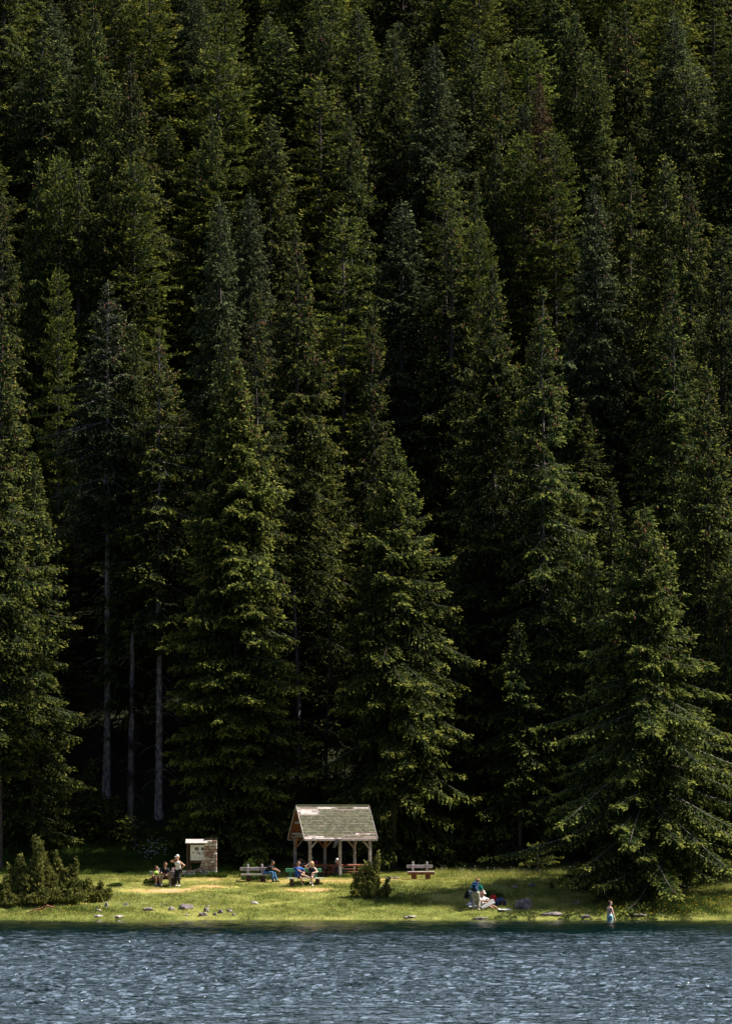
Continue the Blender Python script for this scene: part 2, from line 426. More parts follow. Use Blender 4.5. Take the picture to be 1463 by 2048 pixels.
PROFILES = {
    'spruce': ([0, .04, .15, .35, .55, .72, .85, .93, 1], [.55, .85, 1.05, 1.03, .83, .52, .26, .11, .01]),
    'full':   ([0, .04, .15, .35, .55, .72, .85, .93, 1], [.85, 1.0, 1.08, 1.06, .90, .60, .31, .13, .01]),
    'column': ([0, .05, .2, .45, .65, .8, .9, .96, 1], [.6, .9, 1.08, 1.0, .76, .47, .24, .10, .01]),
    'broad':  ([0, .04, .15, .35, .55, .72, .85, .93, 1], [.5, .8, 1.02, 1.05, .95, .72, .46, .25, .03]),
    'cone':   ([0, .05, .2, .5, .75, .88, .95, 1], [.95, 1.03, .97, .67, .34, .16, .08, .01]),
    'fir':    ([0, .05, .2, .5, .7, .85, .94, 1], [.6, .9, 1.05, 1.0, .84, .60, .38, .06]),
}
def conifer_meshes(seed, H, zb, Rm, style='spruce', dens=1.0, droop=.5, gap=.12, trunk_r=None, cones=0, asym=0.0, lean=0.0, size=1.0, dead=0):
    rs = np.random.RandomState(seed)
    px_, pr = PROFILES[style]
    fir = style == 'fir'
    # whorls
    zs = []; z = zb
    step = (.66 if fir else .52) * size / dens ** .3
    while z < H - .15:
        t = (z - zb) / (H - zb)
        n = int(rs.randint(7, 10)); n = max(4, int(n * (1 - .30 * t)))
        a0 = rs.rand() * 6.28
        for i in range(n): zs.append((z + rs.uniform(-.13, .13) * (1 if not fir else .5), a0 + i * 6.283 / n + rs.normal(0, .25)))
        z += step * (1 - .45 * t) * rs.uniform(.8, 1.25)
    zs = np.array(zs); Z0, AZ = zs[:, 0], zs[:, 1]
    keep = rs.rand(len(Z0)) > gap
    # whole missing sectors now and then
    keep &= ~((vnoise(Z0 * .55 + seed, AZ * 1.1 + seed * 3) > .80) & ((Z0 - zb) / (H - zb) < .85))
    Z0, AZ = Z0[keep], AZ[keep]; nb = len(Z0)
    t = np.clip((Z0 - zb) / (H - zb), 0, 1)
    Lb = Rm * np.interp(t, px_, pr)
    wl = np.clip((1 - t) * 3, .15, 1)
    Lb *= 1 + wl * (((.55 + .72 * vnoise(Z0 * .95 + seed * 7, AZ * 1.1)) * rs.uniform(.78, 1.12, nb)) - 1)
    Lb *= np.where(rs.rand(nb) < .07, 1.22, 1.0)
    Lb *= 1 + asym * np.cos(AZ)
    Lb = np.maximum(Lb, .16)
    top = np.clip((t - .55) / .45, 0, 1)
    if fir: c1, c2, c3 = .12 + .55 * top, -.18 + 0 * t, .10 + 0 * t
    else: c1, c2, c3 = .05 + .75 * top - .15 * (1 - t), -droop * (1.15 - top), .62 * droop * (1.1 - .6 * top)
    c1 = c1 + rs.normal(0, .09, nb)
    ca, sa = np.cos(AZ), np.sin(AZ)
    lx, ly = lean * (Z0 / H) ** 2 * H, 0.0
    def bpos(bi, s):
        L = Lb[bi]; r = L * s; bend = side[bi] * s * s * L
        return np.stack([lx[bi] + r * ca[bi] - bend * sa[bi], r * sa[bi] + bend * ca[bi], Z0[bi] + L * (c1[bi] * s + c2[bi] * s * s + c3[bi] * s ** 3)], -1)
    side = rs.normal(0, .10, nb)
    if np.isscalar(lx): lx = np.zeros(nb)
    # laterals
    cnt = np.maximum((Lb / (.12 * size) * dens ** .5).astype(int), 3)
    bi = np.repeat(np.arange(nb), cnt)
    off = np.concatenate([np.arange(c) for c in cnt]) + rs.rand(len(bi))
    s = np.clip(.10 + .92 * off / cnt[bi], 0, 1)
    p0 = bpos(bi, s); p1 = bpos(bi, np.clip(s + .02, 0, 1.05))
    fw = p1 - p0; fw /= np.linalg.norm(fw, axis=1, keepdims=True) + 1e-9
    sd = np.stack([-sa[bi], ca[bi], 0 * s], 1) * np.where(rs.rand(len(bi)) < .5, 1, -1)[:, None]
    ll = (np.minimum(.42 * Lb[bi], 1.25) * (1 - s) ** .7 * (.4 + .6 * np.minimum(s / .3, 1)) + .20 * size) * rs.uniform(.65, 1.15, len(bi))
    ld = fw * .62 + sd * .78; ld[:, 2] += rs.normal(0, .10, len(bi)) + (.05 if fir else -.12)
    hang = (0.06 if fir else .38) * rs.uniform(.4, 1.5, len(bi))
    tone_l = np.clip(.5 * vnoise(p0[:, 0] * .9 + 50, p0[:, 2] * .9 + 7) + .5 * rs.rand(len(bi)), 0, 1)
    # sprigs
    c2_ = np.maximum((ll / (.085 * size) * dens).astype(int), 2)
    li = np.repeat(np.arange(len(bi)), c2_)
    o2 = np.concatenate([np.arange(c) for c in c2_])
    qf = (o2 + .6 * rs.rand(len(li))) / c2_[li]
    P = p0[li] + ld[li] * (qf * ll[li])[:, None]
    P[:, 2] -= hang[li] * qf ** 2 * ll[li]
    P += rs.normal(0, .025 * size, P.shape)
    D = ld[li] * 1.0 + rs.normal(0, .30, (len(li), 3))
    D[:, 2] += (.10 if fir else -.10) + rs.normal(0, .25, len(li)) - (0 if fir else .55) * (rs.rand(len(li)) < .35)
    Ls = rs.uniform(.14, .27, len(li)) * size; Ws = Ls * rs.uniform(.18, .32, len(li))
    tip = np.clip((qf - .45) / .5, 0, 1) * (.45 + .55 * s[li]) * rs.uniform(.45, 1, len(li))
    tip = np.maximum(tip, (s[li] > .9) * .7)
    tone = np.clip(tone_l[li] * .75 + .25 * rs.rand(len(li)), 0, 1)
    # hanging twigs under the limbs (spruces)
    if not fir:
        m = rs.rand(len(li)) < .30
        Ph = P[m] - np.array([0, 0, .05]); Dh = rs.normal(0, .22, Ph.shape); Dh[:, 2] -= 1
        Lh = rs.uniform(.2, .5, m.sum()) * size * min(1, .35 + droop)
        P = np.vstack([P, Ph]); D = np.vstack([D, Dh]); Ls = np.append(Ls, Lh); Ws = np.append(Ws, Lh * .13)
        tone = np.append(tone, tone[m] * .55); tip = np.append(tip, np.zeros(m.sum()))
    # leader
    kk = 14
    P = np.vstack([P, np.stack([np.full(kk, lean * H), np.zeros(kk), H - .5 * size + np.linspace(0, .5 * size, kk)], 1)])
    Dl = rs.normal(0, .6, (kk, 3)); Dl[:, 2] = 1.0; D = np.vstack([D, Dl])
    Ls = np.append(Ls, np.full(kk, .14 * size)); Ws = np.append(Ws, np.full(kk, .035 * size)); tone = np.append(tone, np.full(kk, .6)); tip = np.append(tip, np.full(kk, .5))
    V, Fc = kites(P, D, Ls, Ws, rs, up=1.1)
    tipv = np.zeros((len(P), 4)); tipv[:, 2] = tip; tipv[:, 1] = tipv[:, 3] = tip * .7; tipv[:, 0] = tip * .2
    crown = np_mesh('crown', V, Fc, {'tone': np.repeat(tone, 4), 'tip': tipv.ravel()})
    # trunk + limbs
    tr = trunk_r or .0115 * H
    nz = 26; zz = np.linspace(-.6, H - .1, nz); na = 9
    wob = (fbm(zz * .22 + seed, zz * 0, 2) - .5) * .25 * min(1, H / 12)
    rr = tr * (1 - np.clip(zz / H, 0, 1)) ** .85 + .012 + tr * .5 * np.exp(-np.clip(zz, 0, 9) / .5)
    an = np.linspace(0, 2 * math.pi, na, endpoint=False)
    ro = 1 + .08 * rs.normal(0, 1, (nz, na))
    TX = wob[:, None] + lean * (np.clip(zz, 0, H) / H)[:, None] ** 2 * H + np.cos(an)[None] * rr[:, None] * ro
    TY = np.sin(an)[None] * rr[:, None] * ro; TZ = np.repeat(zz[:, None], na, 1)
    TV = np.stack([TX, TY, TZ], -1).reshape(-1, 3)
    TF = [(i * na + k, i * na + (k + 1) % na, (i + 1) * na + (k + 1) % na, (i + 1) * na + k) for i in range(nz - 1) for k in range(na)]
    ss = np.linspace(0, .92, 6)
    LP = np.stack([bpos(np.arange(nb), np.full(nb, x)) for x in ss], 1)
    LV, LF = limb_tubes(LP, .008 + .009 * Lb, np.full(nb, .004))
    Vs, Fs = [TV, LV], [np.array(TF), LF + len(TV)]
    if dead:   # bare dead twigs along the lower trunk
        n = dead; z0 = rs.uniform(.06 * H, zb + .6, n); a = rs.rand(n) * 6.28; L = rs.uniform(.5, 1.9, n) * (.55 + .45 * z0 / zb)
        qq = np.linspace(0, 1, 6)[None]
        e0 = rs.uniform(-.1, .35, n)[:, None]
        X = np.cos(a)[:, None] * L[:, None] * qq; Y = np.sin(a)[:, None] * L[:, None] * qq
        Zd = z0[:, None] + L[:, None] * (e0 * qq - .55 * qq ** 2)
        DV, DF = limb_tubes(np.stack([X, Y, Zd], -1), np.full(n, .022), np.full(n, .006))
        Fs.append(DF + len(TV) + len(LV)); Vs.append(DV)
    trunk = np_mesh('trunk', np.vstack(Vs), np.vstack(Fs))
    cm = None
    if cones:
        w = np.clip((t - .35) * 1.8, .02, 1) ** 1.5 * Lb; w /= w.sum()
        bsel = rs.choice(nb, cones, p=w)
        pc = bpos(bsel, rs.uniform(.55, 1.0, cones)) + rs.normal(0, .10, (cones, 3)); pc[:, 2] -= .02
        an = np.linspace(0, 2 * math.pi, 5, endpoint=False)
        prof = [(0, .012), (-.04, .030), (-.10, .030), (-.155, .008)]
        cv = np.stack([np.stack([np.cos(an) * r, np.sin(an) * r, np.full(5, zc)], 1) for zc, r in prof]).reshape(-1, 3)
        sc = rs.uniform(.9, 1.45, cones)
        CV = (pc[:, None] + cv[None] * sc[:, None, None]).reshape(-1, 3)
        cf = np.array([(i * 5 + k, i * 5 + (k + 1) % 5, i * 5 + 5 + (k + 1) % 5, i * 5 + 5 + k) for i in range(3) for k in range(5)])
        CF = (cf[None] + (np.arange(cones) * 20)[:, None, None]).reshape(-1, 4)
        cm = np_mesh('cones', CV, CF)
    return trunk, crown, cm
def set_mat(me, m):
    me.materials.clear(); me.materials.append(m)
def plant_tree(name, meshes, x, y, z, rz, sxy=1.0, sz=1.0, needle=None, label=None, group=None, cat='tree', bark=None):
    bark = bark or BARK_DARK
    root = empty(name, (x, y, z), rz)
    tag(root, label, cat, group)
    trunk, crown, cm = meshes
    for nm, me, m in (('trunk', trunk, bark), ('crown', crown, needle), ('cones', cm, CONE)):
        if me is None: continue
        if len(me.materials) == 0: me.materials.append(m)
        o = bpy.data.objects.new(nm, me); col.objects.link(o); o.parent = root
        if nm == 'crown' and needle is not None and me.materials[0] != needle:
            o.material_slots[0].link = 'OBJECT'; o.material_slots[0].material = needle
        if nm == 'cones': o['kind'] = 'stuff'
        o.scale = (sxy, sxy, sz)
    return root

TREES = []   # (x, y, radius)
# hand-placed trees of the front rows: tip pixel, depth, crown base pixel, widest half-width in pixels
HERO = [
 # name, tipx, tipy, depth, crown base py, half width px, style, droop, dens, gap, cones, asym, lean, needle, label
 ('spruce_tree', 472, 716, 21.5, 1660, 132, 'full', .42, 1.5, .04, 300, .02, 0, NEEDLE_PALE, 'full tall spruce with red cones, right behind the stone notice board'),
 ('spruce_tree', 216, 560, 30, 1085, 112, 'spruce', .40, 1.0, .10, 40, 0, 0, NEEDLE_BLUE, 'blue green spruce on the tallest bare grey trunk at the left'),
 ('spruce_tree', 319, 655, 28, 1300, 92, 'spruce', .42, 1.0, .10, 160, .05, 0, NEEDLE, 'narrow cone tipped spruce just right of the blue green bare trunked spruce'),
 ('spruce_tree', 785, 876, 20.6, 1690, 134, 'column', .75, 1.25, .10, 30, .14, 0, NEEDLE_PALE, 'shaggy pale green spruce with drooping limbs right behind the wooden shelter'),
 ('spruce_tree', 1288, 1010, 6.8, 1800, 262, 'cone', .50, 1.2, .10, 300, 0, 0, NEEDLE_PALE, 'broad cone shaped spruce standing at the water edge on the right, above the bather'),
 ('spruce_tree', 985, 528, 27, 1640, 122, 'full', .62, 1.1, .12, 160, .08, 0, NEEDLE, 'very tall dark spruce with long sagging limbs, behind the backpacker'),
 ('spruce_tree', 1083, 574, 24.5, 1600, 116, 'full', .60, .95, .14, 240, .10, 0, NEEDLE, 'very tall coned spruce with long right hand limbs, left of the water edge spruce'),
 ('spruce_tree', 2, 598, 20, 1530, 84, 'full', .45, 1.1, .08, 160, .0, 0, NEEDLE, 'spruce cut by the left edge of the photo, behind the left junipers'),
 ('spruce_tree', 592, 455, 33, 1500, 112, 'full', .55, 1.0, .10, 220, .12, 0, NEEDLE, 'tall yellow green spruce rising behind the gap left of the shelter'),
 ('spruce_tree', 512, 585, 28, 1500, 78, 'column', .45, 1.0, .10, 140, .05, 0, NEEDLE, 'narrow spruce with its tip just right of the tree behind the notice board'),
 ('spruce_tree', 745, 612, 30, 1560, 72, 'column', .60, 1.0, .12, 120, 0, 0, NEEDLE, 'narrow cone bearing spruce behind the shaggy spruce of the shelter'),
 ('spruce_tree', 1342, 522, 30, 1600, 104, 'full', .55, 1.0, .12, 200, 0, 0, NEEDLE, 'tall spruce with a thin coned tip, above the water edge spruce'),
 ('spruce_tree', 1412, 725, 23, 1700, 92, 'column', .5, 1.0, .10, 120, 0, 0, NEEDLE, 'spruce near the right edge, its tip beside the water edge spruce'),
 ('spruce_tree', 66, 905, 23.5, 1700, 95, 'column', .5, 1.0, .10, 0, 0, 0, NEEDLE, 'dark spruce in the shade between the left edge spruce and the bare trunks'),
 ('spruce_tree', 655, 1180, 25, 1720, 62, 'cone', .3, 1.0, .12, 0, 0, 0, NEEDLE, 'young dark spruce in the shaded gap left of the shelter spruce'),
 ('spruce_tree', 905, 1120, 24, 1720, 80, 'cone', .5, 1.0, .12, 0, 0, 0, NEEDLE, 'dark shaded spruce in the gap right of the shelter spruce'),
 ('spruce_tree', 1035, 1240, 21.5, 1720, 92, 'full', .5, 1.0, .14, 0, 0, 0, NEEDLE, 'dark low spruce in the shade behind the seated picnickers'),
 ('spruce_tree', 1180, 1080, 23, 1720, 85, 'column', .5, 1.0, .12, 0, 0, 0, NEEDLE, 'dark spruce in the shade just left of the water edge spruce'),
 ('spruce_tree', 1222, 960, 27, 1700, 70, 'column', .5, 1.0, .12, 0, 0, 0, NEEDLE, 'dark narrow spruce in the gap above and left of the water edge spruce'),
 ('spruce_tree', 1445, 1150, 14, 1790, 80, 'column', .5, 1.0, .10, 40, 0, 0, NEEDLE, 'spruce cut by the right edge, behind the water edge spruce'),
]
for i, (nm, tx, ty, dep, cb, hw, sty, dr, de, ga, cn, asy, ln, ndl, lab) in enumerate(HERO):
    X, Y, Zt = at(tx, ty, dep)
    zg = gz(X, dep) - .05
    Hh = Zt - zg
    _, _, zcb = at(tx, cb, dep)
    zb = max(zcb - zg, .35)
    Rm = hw * (dep - CAM_Y) / F
    dead = 46 if cb < 1450 else (10 if cb < 1600 else 0)
    ms = conifer_meshes(100 + i, Hh, zb, Rm, sty, de, dr, ga, cones=cn, asym=asy, dead=dead, trunk_r=.0062 * Hh + .03)
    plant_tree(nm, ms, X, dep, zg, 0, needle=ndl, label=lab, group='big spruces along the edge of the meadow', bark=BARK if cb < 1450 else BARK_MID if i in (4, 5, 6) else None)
    TREES.append((X, dep, 2.6))

# forest prototypes, shared by the copies on the slope
PROTO = []
for i, (sty, dr, Rm, zb, cn, ga) in enumerate([('broad', .45, 2.9, 5, 0, .10), ('column', .60, 2.7, 7, 60, .12), ('broad', .50, 2.8, 5, 30, .10), ('spruce', .65, 3.1, 8, 40, .15),
                                        ('fir', .2, 2.8, 6, 0, .10), ('fir', .2, 2.5, 7, 0, .14), ('broad', .35, 2.4, 6, 0, .10), ('fir', .2, 3.1, 5, 0, .12)]):
    PROTO.append((sty, conifer_meshes(300 + i, 27, zb, Rm, sty, 1.0, dr, ga * .7, cones=cn), Rm))
def proto(style, rnd):
    ok = [p for p in PROTO if (p[0] == 'fir') == (style == 'fir')]
    return ok[rnd.randrange(len(ok))]
MID = [
 # tipx, tipy, depth, half width px, style, needle, label
 (803, 400, 38, 84, 'spruce', NEEDLE_BLUE, 'bluish spruce with a slender spire in the middle of the slope, behind the shelter spruce'),
 (1188, 352, 38, 96, 'spruce', NEEDLE_BLUE, 'big dark bluish spruce on the slope, its spire right of the very tall pair'),
 (903, 436, 35, 84, 'spruce', NEEDLE, 'dark spruce with a coned tip, left half of the close pair on the central slope'),
 (955, 442, 34, 66, 'fir', NEEDLE_FIR, 'bright yellow green fir, right half of the close pair on the central slope'),
 (226, 382, 38, 82, 'spruce', NEEDLE, 'dark drooping spruce directly above the bare trunked blue green spruce'),
 (268, 318, 41, 88, 'fir', NEEDLE_FIR, 'fir with flat layered limbs above the bare trunks at the left'),
 (76, 322, 42, 70, 'spruce', NEEDLE, 'spruce with a blunt tip in the upper left, left one of three close tips'),
 (120, 310, 43, 72, 'fir', NEEDLE_FIR, 'yellow green fir in the upper left, middle one of three close tips'),
 (158, 330, 45, 60, 'spruce', NEEDLE, 'shaded spruce in the upper left, right one of three close tips'),
 (402, 296, 42, 82, 'fir', NEEDLE_FIR, 'dark fir with level limbs, above and left of the tall cone bearing spruce'),
 (422, 222, 46, 60, 'spruce', NEEDLE, 'slim spruce with an orange tip in the upper left centre'),
 (440, 398, 37, 62, 'spruce', NEEDLE_BLUE, 'bluish spruce, left one of the pair above the notice board spruce'),
 (500, 382, 36.5, 64, 'spruce', NEEDLE_BLUE, 'bluish spruce, right one of the pair above the notice board spruce'),
 (686, 412, 36, 80, 'fir', NEEDLE_FIR, 'yellow green fir with layered limbs right of the tall yellow green spruce'),
 (540, 225, 47, 84, 'spruce', NEEDLE, 'large cone bearing spruce in the upper centre left, below the tallest tip there'),
 (700, 222, 47, 74, 'spruce', NEEDLE, 'spruce with a clear narrow tip in the upper centre'),
 (560, 48, 57, 92, 'spruce', NEEDLE, 'tall spruce with orange cones reaching near the top edge, left of centre'),
 (640, 150, 54, 78, 'fir', NEEDLE_FIR, 'fir between the orange coned spruce and the narrow tip in the upper centre'),
 (868, 84, 56, 80, 'spruce', NEEDLE_BLUE, 'grey blue spruce with a bare looking spire in the upper centre right'),
 (790, 60, 60, 80, 'spruce', NEEDLE, 'green spruce left of the grey blue spire in the upper centre right'),
 (262, 105, 55, 92, 'spruce', NEEDLE, 'large drooping spruce in the upper left quarter'),
 (436, 84, 57, 88, 'fir', NEEDLE_FIR, 'fir with bright layered limbs near the top left of centre'),
 (300, -30, 60, 90, 'fir', NEEDLE_FIR, 'yellow green fir crossing the top edge at the left'),
 (85, 40, 57, 92, 'spruce', NEEDLE, 'spruce with reddish cones near the top left corner'),
 (118, 536, 31, 46, 'fir', NEEDLE_FIR, 'small yellow topped fir left of the bare trunked blue green spruce'),
 (1078, 148, 50, 66, 'spruce', NEEDLE_RUST, 'dying spruce with rusty brown needles in the upper right'),
 (1046, 262, 45.5, 70, 'fir', NEEDLE_FIR, 'broad fir with bright tiers below the rusty spruce, left one of two'),
 (1108, 258, 45, 74, 'fir', NEEDLE_FIR, 'broad fir with bright tiers below the rusty spruce, right one of two'),
 (990, 268, 46, 64, 'spruce', NEEDLE, 'dark spruce left of the two bright tiered firs'),
 (1258, 288, 43.5, 80, 'spruce', NEEDLE, 'spruce with a pointed tip right of the big bluish spruce'),
 (1330, 306, 43, 74, 'spruce', NEEDLE, 'spruce two tips right of the big bluish spruce'),
 (1378, 345, 41, 72, 'spruce', NEEDLE, 'spruce on the right slope above the spruce at the right edge'),
 (1442, 455, 36, 80, 'spruce', NEEDLE, 'cone bearing spruce at the right edge in the middle of the slope'),
 (1250, 18, 60, 92, 'spruce', NEEDLE, 'big cone bearing spruce near the top edge at the right'),
 (1370, 130, 54, 84, 'spruce', NEEDLE, 'dim spruce in the upper right corner area'),
 (1188, 95, 57, 70, 'spruce', NEEDLE, 'slim spruce in the upper right between the rusty and the cone bearing tree'),
 (1000, 118, 55, 70, 'spruce', NEEDLE, 'spruce with red cones left of the rusty spruce'),
 (945, 60, 58, 84, 'spruce', NEEDLE, 'spruce between the grey blue spire and the rusty tree, near the top'),
 (890, 325, 40.5, 66, 'fir', NEEDLE_FIR, 'fir with a blunt bright top in the centre of the slope'),
 (950, 345, 42, 60, 'spruce', NEEDLE, 'dark spruce just right of the blunt bright fir top'),
 (4, 385, 39, 60, 'spruce', NEEDLE, 'spruce at the left edge high above the left edge spruce'),
 (640, 20, 61, 88, 'spruce', NEEDLE, 'spruce crossing the top edge in the centre'),
 (716, 10, 63, 80, 'spruce', NEEDLE, 'dim spruce at the top edge right of centre'),
 (188, -10, 60, 80, 'spruce', NEEDLE, 'dim spruce at the top edge in the left quarter'),
 (458, 650, 30, 66, 'spruce', NEEDLE, 'short spruce tip left of the narrow spruce behind the notice board tree'),
 (1150, 20, 61, 70, 'spruce', NEEDLE, 'spruce near the top edge right of the rusty tree'),
 (265, 640, 32, 60, 'spruce', NEEDLE, 'small spruce tip between the two left bare trunked spruces'),
]
rnd = random.Random(11)
for (tx, ty, dep, hw, sty, ndl, lab) in MID:
    X, Y, Zt = at(tx, ty, dep)
    zg = gz(X, dep) - .2
    Hh = Zt - zg
    want = rnd.uniform(26, 29.5); dep = 28.0
    while dep < 90:
        X, Y, Zt = at(tx, ty, dep); zg = gz(X, dep) - .2
        if Zt - zg <= want: break
        dep += .25
    Hh = Zt - zg
    sty_, ms, Rm = proto(sty, rnd)
    k = 1.06 * hw * (dep - CAM_Y) / F / Rm
    plant_tree('fir_tree' if sty == 'fir' else 'spruce_tree', ms, X, dep, zg, rnd.uniform(0, 6.28), k, Hh / 27, ndl, lab, 'conifers on the forest slope')
    TREES.append((X, dep, 2.0))

# the rest of the forest: jittered rows up the slope, also past the frame where they shade and mirror
def fill_ok(x, y, r=2.1):
    return all((x - a) ** 2 + (y - b) ** 2 > ((r + c) * .62) ** 2 for a, b, c in TREES)
nfill = 0; FILLS = []
y = 27.0
while y < 104:
    half = (y - CAM_Y) * (W / 2) / F
    m = 9 if y < 75 else 4
    x = -half - m + rnd.uniform(0, 3)
    while x < half + m + 4:
        xx, yy = x + rnd.uniform(-1.2, 1.2), y + rnd.uniform(-1.8, 1.8)
        out = abs(xx) > half + 1.5
        if fill_ok(xx, yy) and (yy > 33 or abs(xx) > half + .5 or rnd.random() < .55) :
            sty = 'fir' if rnd.random() < .33 else 'spruce'
            sty_, ms, Rm = proto(sty, rnd)
            hgt = rnd.uniform(11, 17) if yy < 60 else rnd.uniform(18, 28)
            fr = plant_tree('fir_tree' if sty == 'fir' else 'spruce_tree', ms, xx, yy, gz(xx, yy) - .2, rnd.uniform(0, 6.28), rnd.uniform(.85, 1.1), hgt / 27,
                       NEEDLE_FIR if sty == 'fir' else (NEEDLE_BLUE if rnd.random() < .25 else NEEDLE),
                       'dark conifer packed among the others deep in the forest slope' if not out else 'forest conifer beyond the side of the view', 'unmarked conifers deep in the forest')
            TREES.append((xx, yy, 2.0)); nfill += 1
            if not out: FILLS.append((fr, sty, project(xx, yy, gz(xx, yy) - .2 + hgt)))
        x += rnd.uniform(4.2, 5.6)
    y += rnd.uniform(4.0, 4.8)
for (xx, yy, hgt) in [(25, 21, 27), (29, 13, 26), (24.5, 27, 28), (33, 20, 27), (30, 27, 25), (-24, 22, 26), (-28, 16, 25), (-31, 25, 27), (36, 9, 25), (41, 17, 27), (-36, 20, 26), (23.5, 15, 22)]:
    sty_, ms, Rm = proto('spruce', rnd)
    plant_tree('spruce_tree', ms, xx, yy, gz(xx, yy) - .2, rnd.uniform(0, 6.28), rnd.uniform(1, 1.2), hgt / 27, NEEDLE, 'forest conifer beyond the side of the view', 'unmarked conifers deep in the forest'); nfill += 1
REFS = [((472, 716), 'the spruce behind the notice board'), ((216, 560), 'the bare trunked blue green spruce'), ((785, 876), 'the shaggy shelter spruce'),
        ((1288, 1010), 'the broad water edge spruce'), ((985, 528), 'the very tall spruce pair'), ((2, 598), 'the left edge spruce'), ((592, 455), 'the tall yellow green centre left spruce'),
        ((1342, 522), 'the thin tipped spruce at the right'), ((803, 400), 'the slender blue spire'), ((1188, 352), 'the big bluish spruce'), ((930, 438), 'the close central pair'),
        ((226, 382), 'the drooping spruce above the bare trunks'), ((110, 315), 'the three close tips at the left'), ((422, 222), 'the orange tipped slim spruce'), ((470, 390), 'the bluish pair'),
        ((700, 222), 'the clear narrow tip'), ((560, 48), 'the orange coned tall spruce'), ((868, 84), 'the grey blue spire'), ((262, 105), 'the large drooping spruce'), ((1078, 148), 'the rusty dying spruce'),
        ((1077, 260), 'the two bright tiered firs'), ((1250, 18), 'the big coned spruce near the top'), ((1330, 306), 'the right slope spruces'), ((85, 40), 'the top left corner spruce')]
cnt_ = {}
for fr, sty, (fx, fy) in sorted(FILLS, key=lambda t: t[2][1]):
    (rx, ry), nm_ = min(REFS, key=lambda q: (q[0][0] - fx) ** 2 + (q[0][1] - fy) ** 2)
    dx_, dy_ = fx - rx, fy - ry
    dirn = ('left of' if dx_ < 0 else 'right of') if abs(dx_) > abs(dy_) * 2 else ('above' if dy_ < 0 else 'below') if abs(dy_) > abs(dx_) * 2 else (('above' if dy_ < 0 else 'below') + ' and ' + ('left' if dx_ < 0 else 'right') + ' of')
    key = (sty, dirn, nm_); cnt_[key] = cnt_.get(key, 0) + 1
    od = ['', 'second ', 'third ', 'fourth ', 'fifth ', 'sixth ', 'seventh ', 'eighth ', 'ninth ', 'tenth ', 'eleventh ', 'twelfth ', 'thirteenth '][min(cnt_[key] - 1, 12)]
    fr['label'] = (od + ('dim layered fir ' if sty == 'fir' else 'dim spruce ') + dirn + ' ' + nm_ + ('' if od else ''))
print('TREES', len(TREES), 'fill', nfill)

# young firs and the dead snag at the left
def young(px, pyb, h, w, seed, label, ndl=NEEDLE_FIR, y=None):
    X, Y, Z = on_ground(px, pyb) if y is None else (at(px, pyb, y)[0], y, gz(at(px, pyb, y)[0], y))
    ms = conifer_meshes(seed, h, .15, w, 'cone' if h > 2 else 'fir', 1.0, .2, .05, trunk_r=.03 + .008 * h, size=.62)
    plant_tree('young_fir', ms, X, Y, Z - .03, 0, needle=ndl, label=label, group='young firs under the big trees')
young(182, 1690, 4.6, 1.5, 501, 'young dark fir at the foot of the tallest bare trunk', y=26.5)
young(232, 1690, 3.0, 1.3, 502, 'low young fir right of the foot of the tallest bare trunk', y=25.5)
young(120, 1700, 3.3, 1.5, 503, 'low young fir in the shade behind the left junipers', y=26)
young(270, 1690, 2.0, 1.1, 504, 'small young fir at the foot of the broken snag', y=24.5)
young(455, 1700, 2.4, 1.5, 505, 'small fir skirt in the shade right of the notice board', NEEDLE, y=21)
young(905, 1700, 2.4, 1.3, 506, 'small fir in the dark behind the right hand grey bench', NEEDLE, y=22)
young(1075, 1740, 1.9, 1.1, 507, 'pale green young fir under the left limbs of the water edge spruce', y=15)
X, Y, Zt = at(262, 1262, 26.5)
mb = MB(); zg = gz(X, 26.5); hs = Zt - zg; rr_ = random.Random(3)
mb.tube([(rr_.uniform(-.03, .03) + .006 * k, 0, -.3 + (hs + .3) * k / 12) for k in range(13)], [.19 - .0065 * k for k in range(12)] + [.05], 9)
for k in range(22):
    z0 = rr_.uniform(.8, hs - .5); a = rr_.uniform(0, 6.28); L = rr_.uniform(.3, 1.4)
    mb.tube([(math.cos(a) * L * t, math.sin(a) * L * t, z0 + L * (.1 * t - .5 * t * t)) for t in (0, .33, .66, 1)], [.02, .015, .01, .004], 3, False)
o = empty('dead_tree', (X, 26.5, zg)); tag(o, 'broken bare snag between the two trunks of the left spruces', 'dead tree')
mb.build('trunk', BARK_MID, o, True)
for (px, py0, py1, dep, rad, lab) in ((593, 1180, 1720, 30, .14, 'thin bare trunk in the dark gap right of the notice board spruce'), (125, 1380, 1690, 33, .12, 'thin bent bare trunk in the dark left of the tallest bare trunk')):
    X, Y, Zt = at(px, py0, dep); zg = gz(X, dep)
    mb = MB(); hs = Zt - zg
    mb.tube([(.15 * math.sin(k * .6), 0, -.3 + (hs + .3) * k / 8) for k in range(9)], [rad * (1 - .04 * k) for k in range(9)], 8)
    for k in range(8):
        z0 = rr_.uniform(.8, hs - .5); a = rr_.uniform(0, 6.28); L = rr_.uniform(.3, 1.0)
        mb.tube([(math.cos(a) * L * t, math.sin(a) * L * t, z0 + L * (.1 * t - .5 * t * t)) for t in (0, .5, 1)], [.018, .012, .004], 3, False)
    o = empty('dead_tree', (X, dep, zg)); tag(o, lab, 'dead tree'); mb.build('trunk', BARK_MID, o, True)

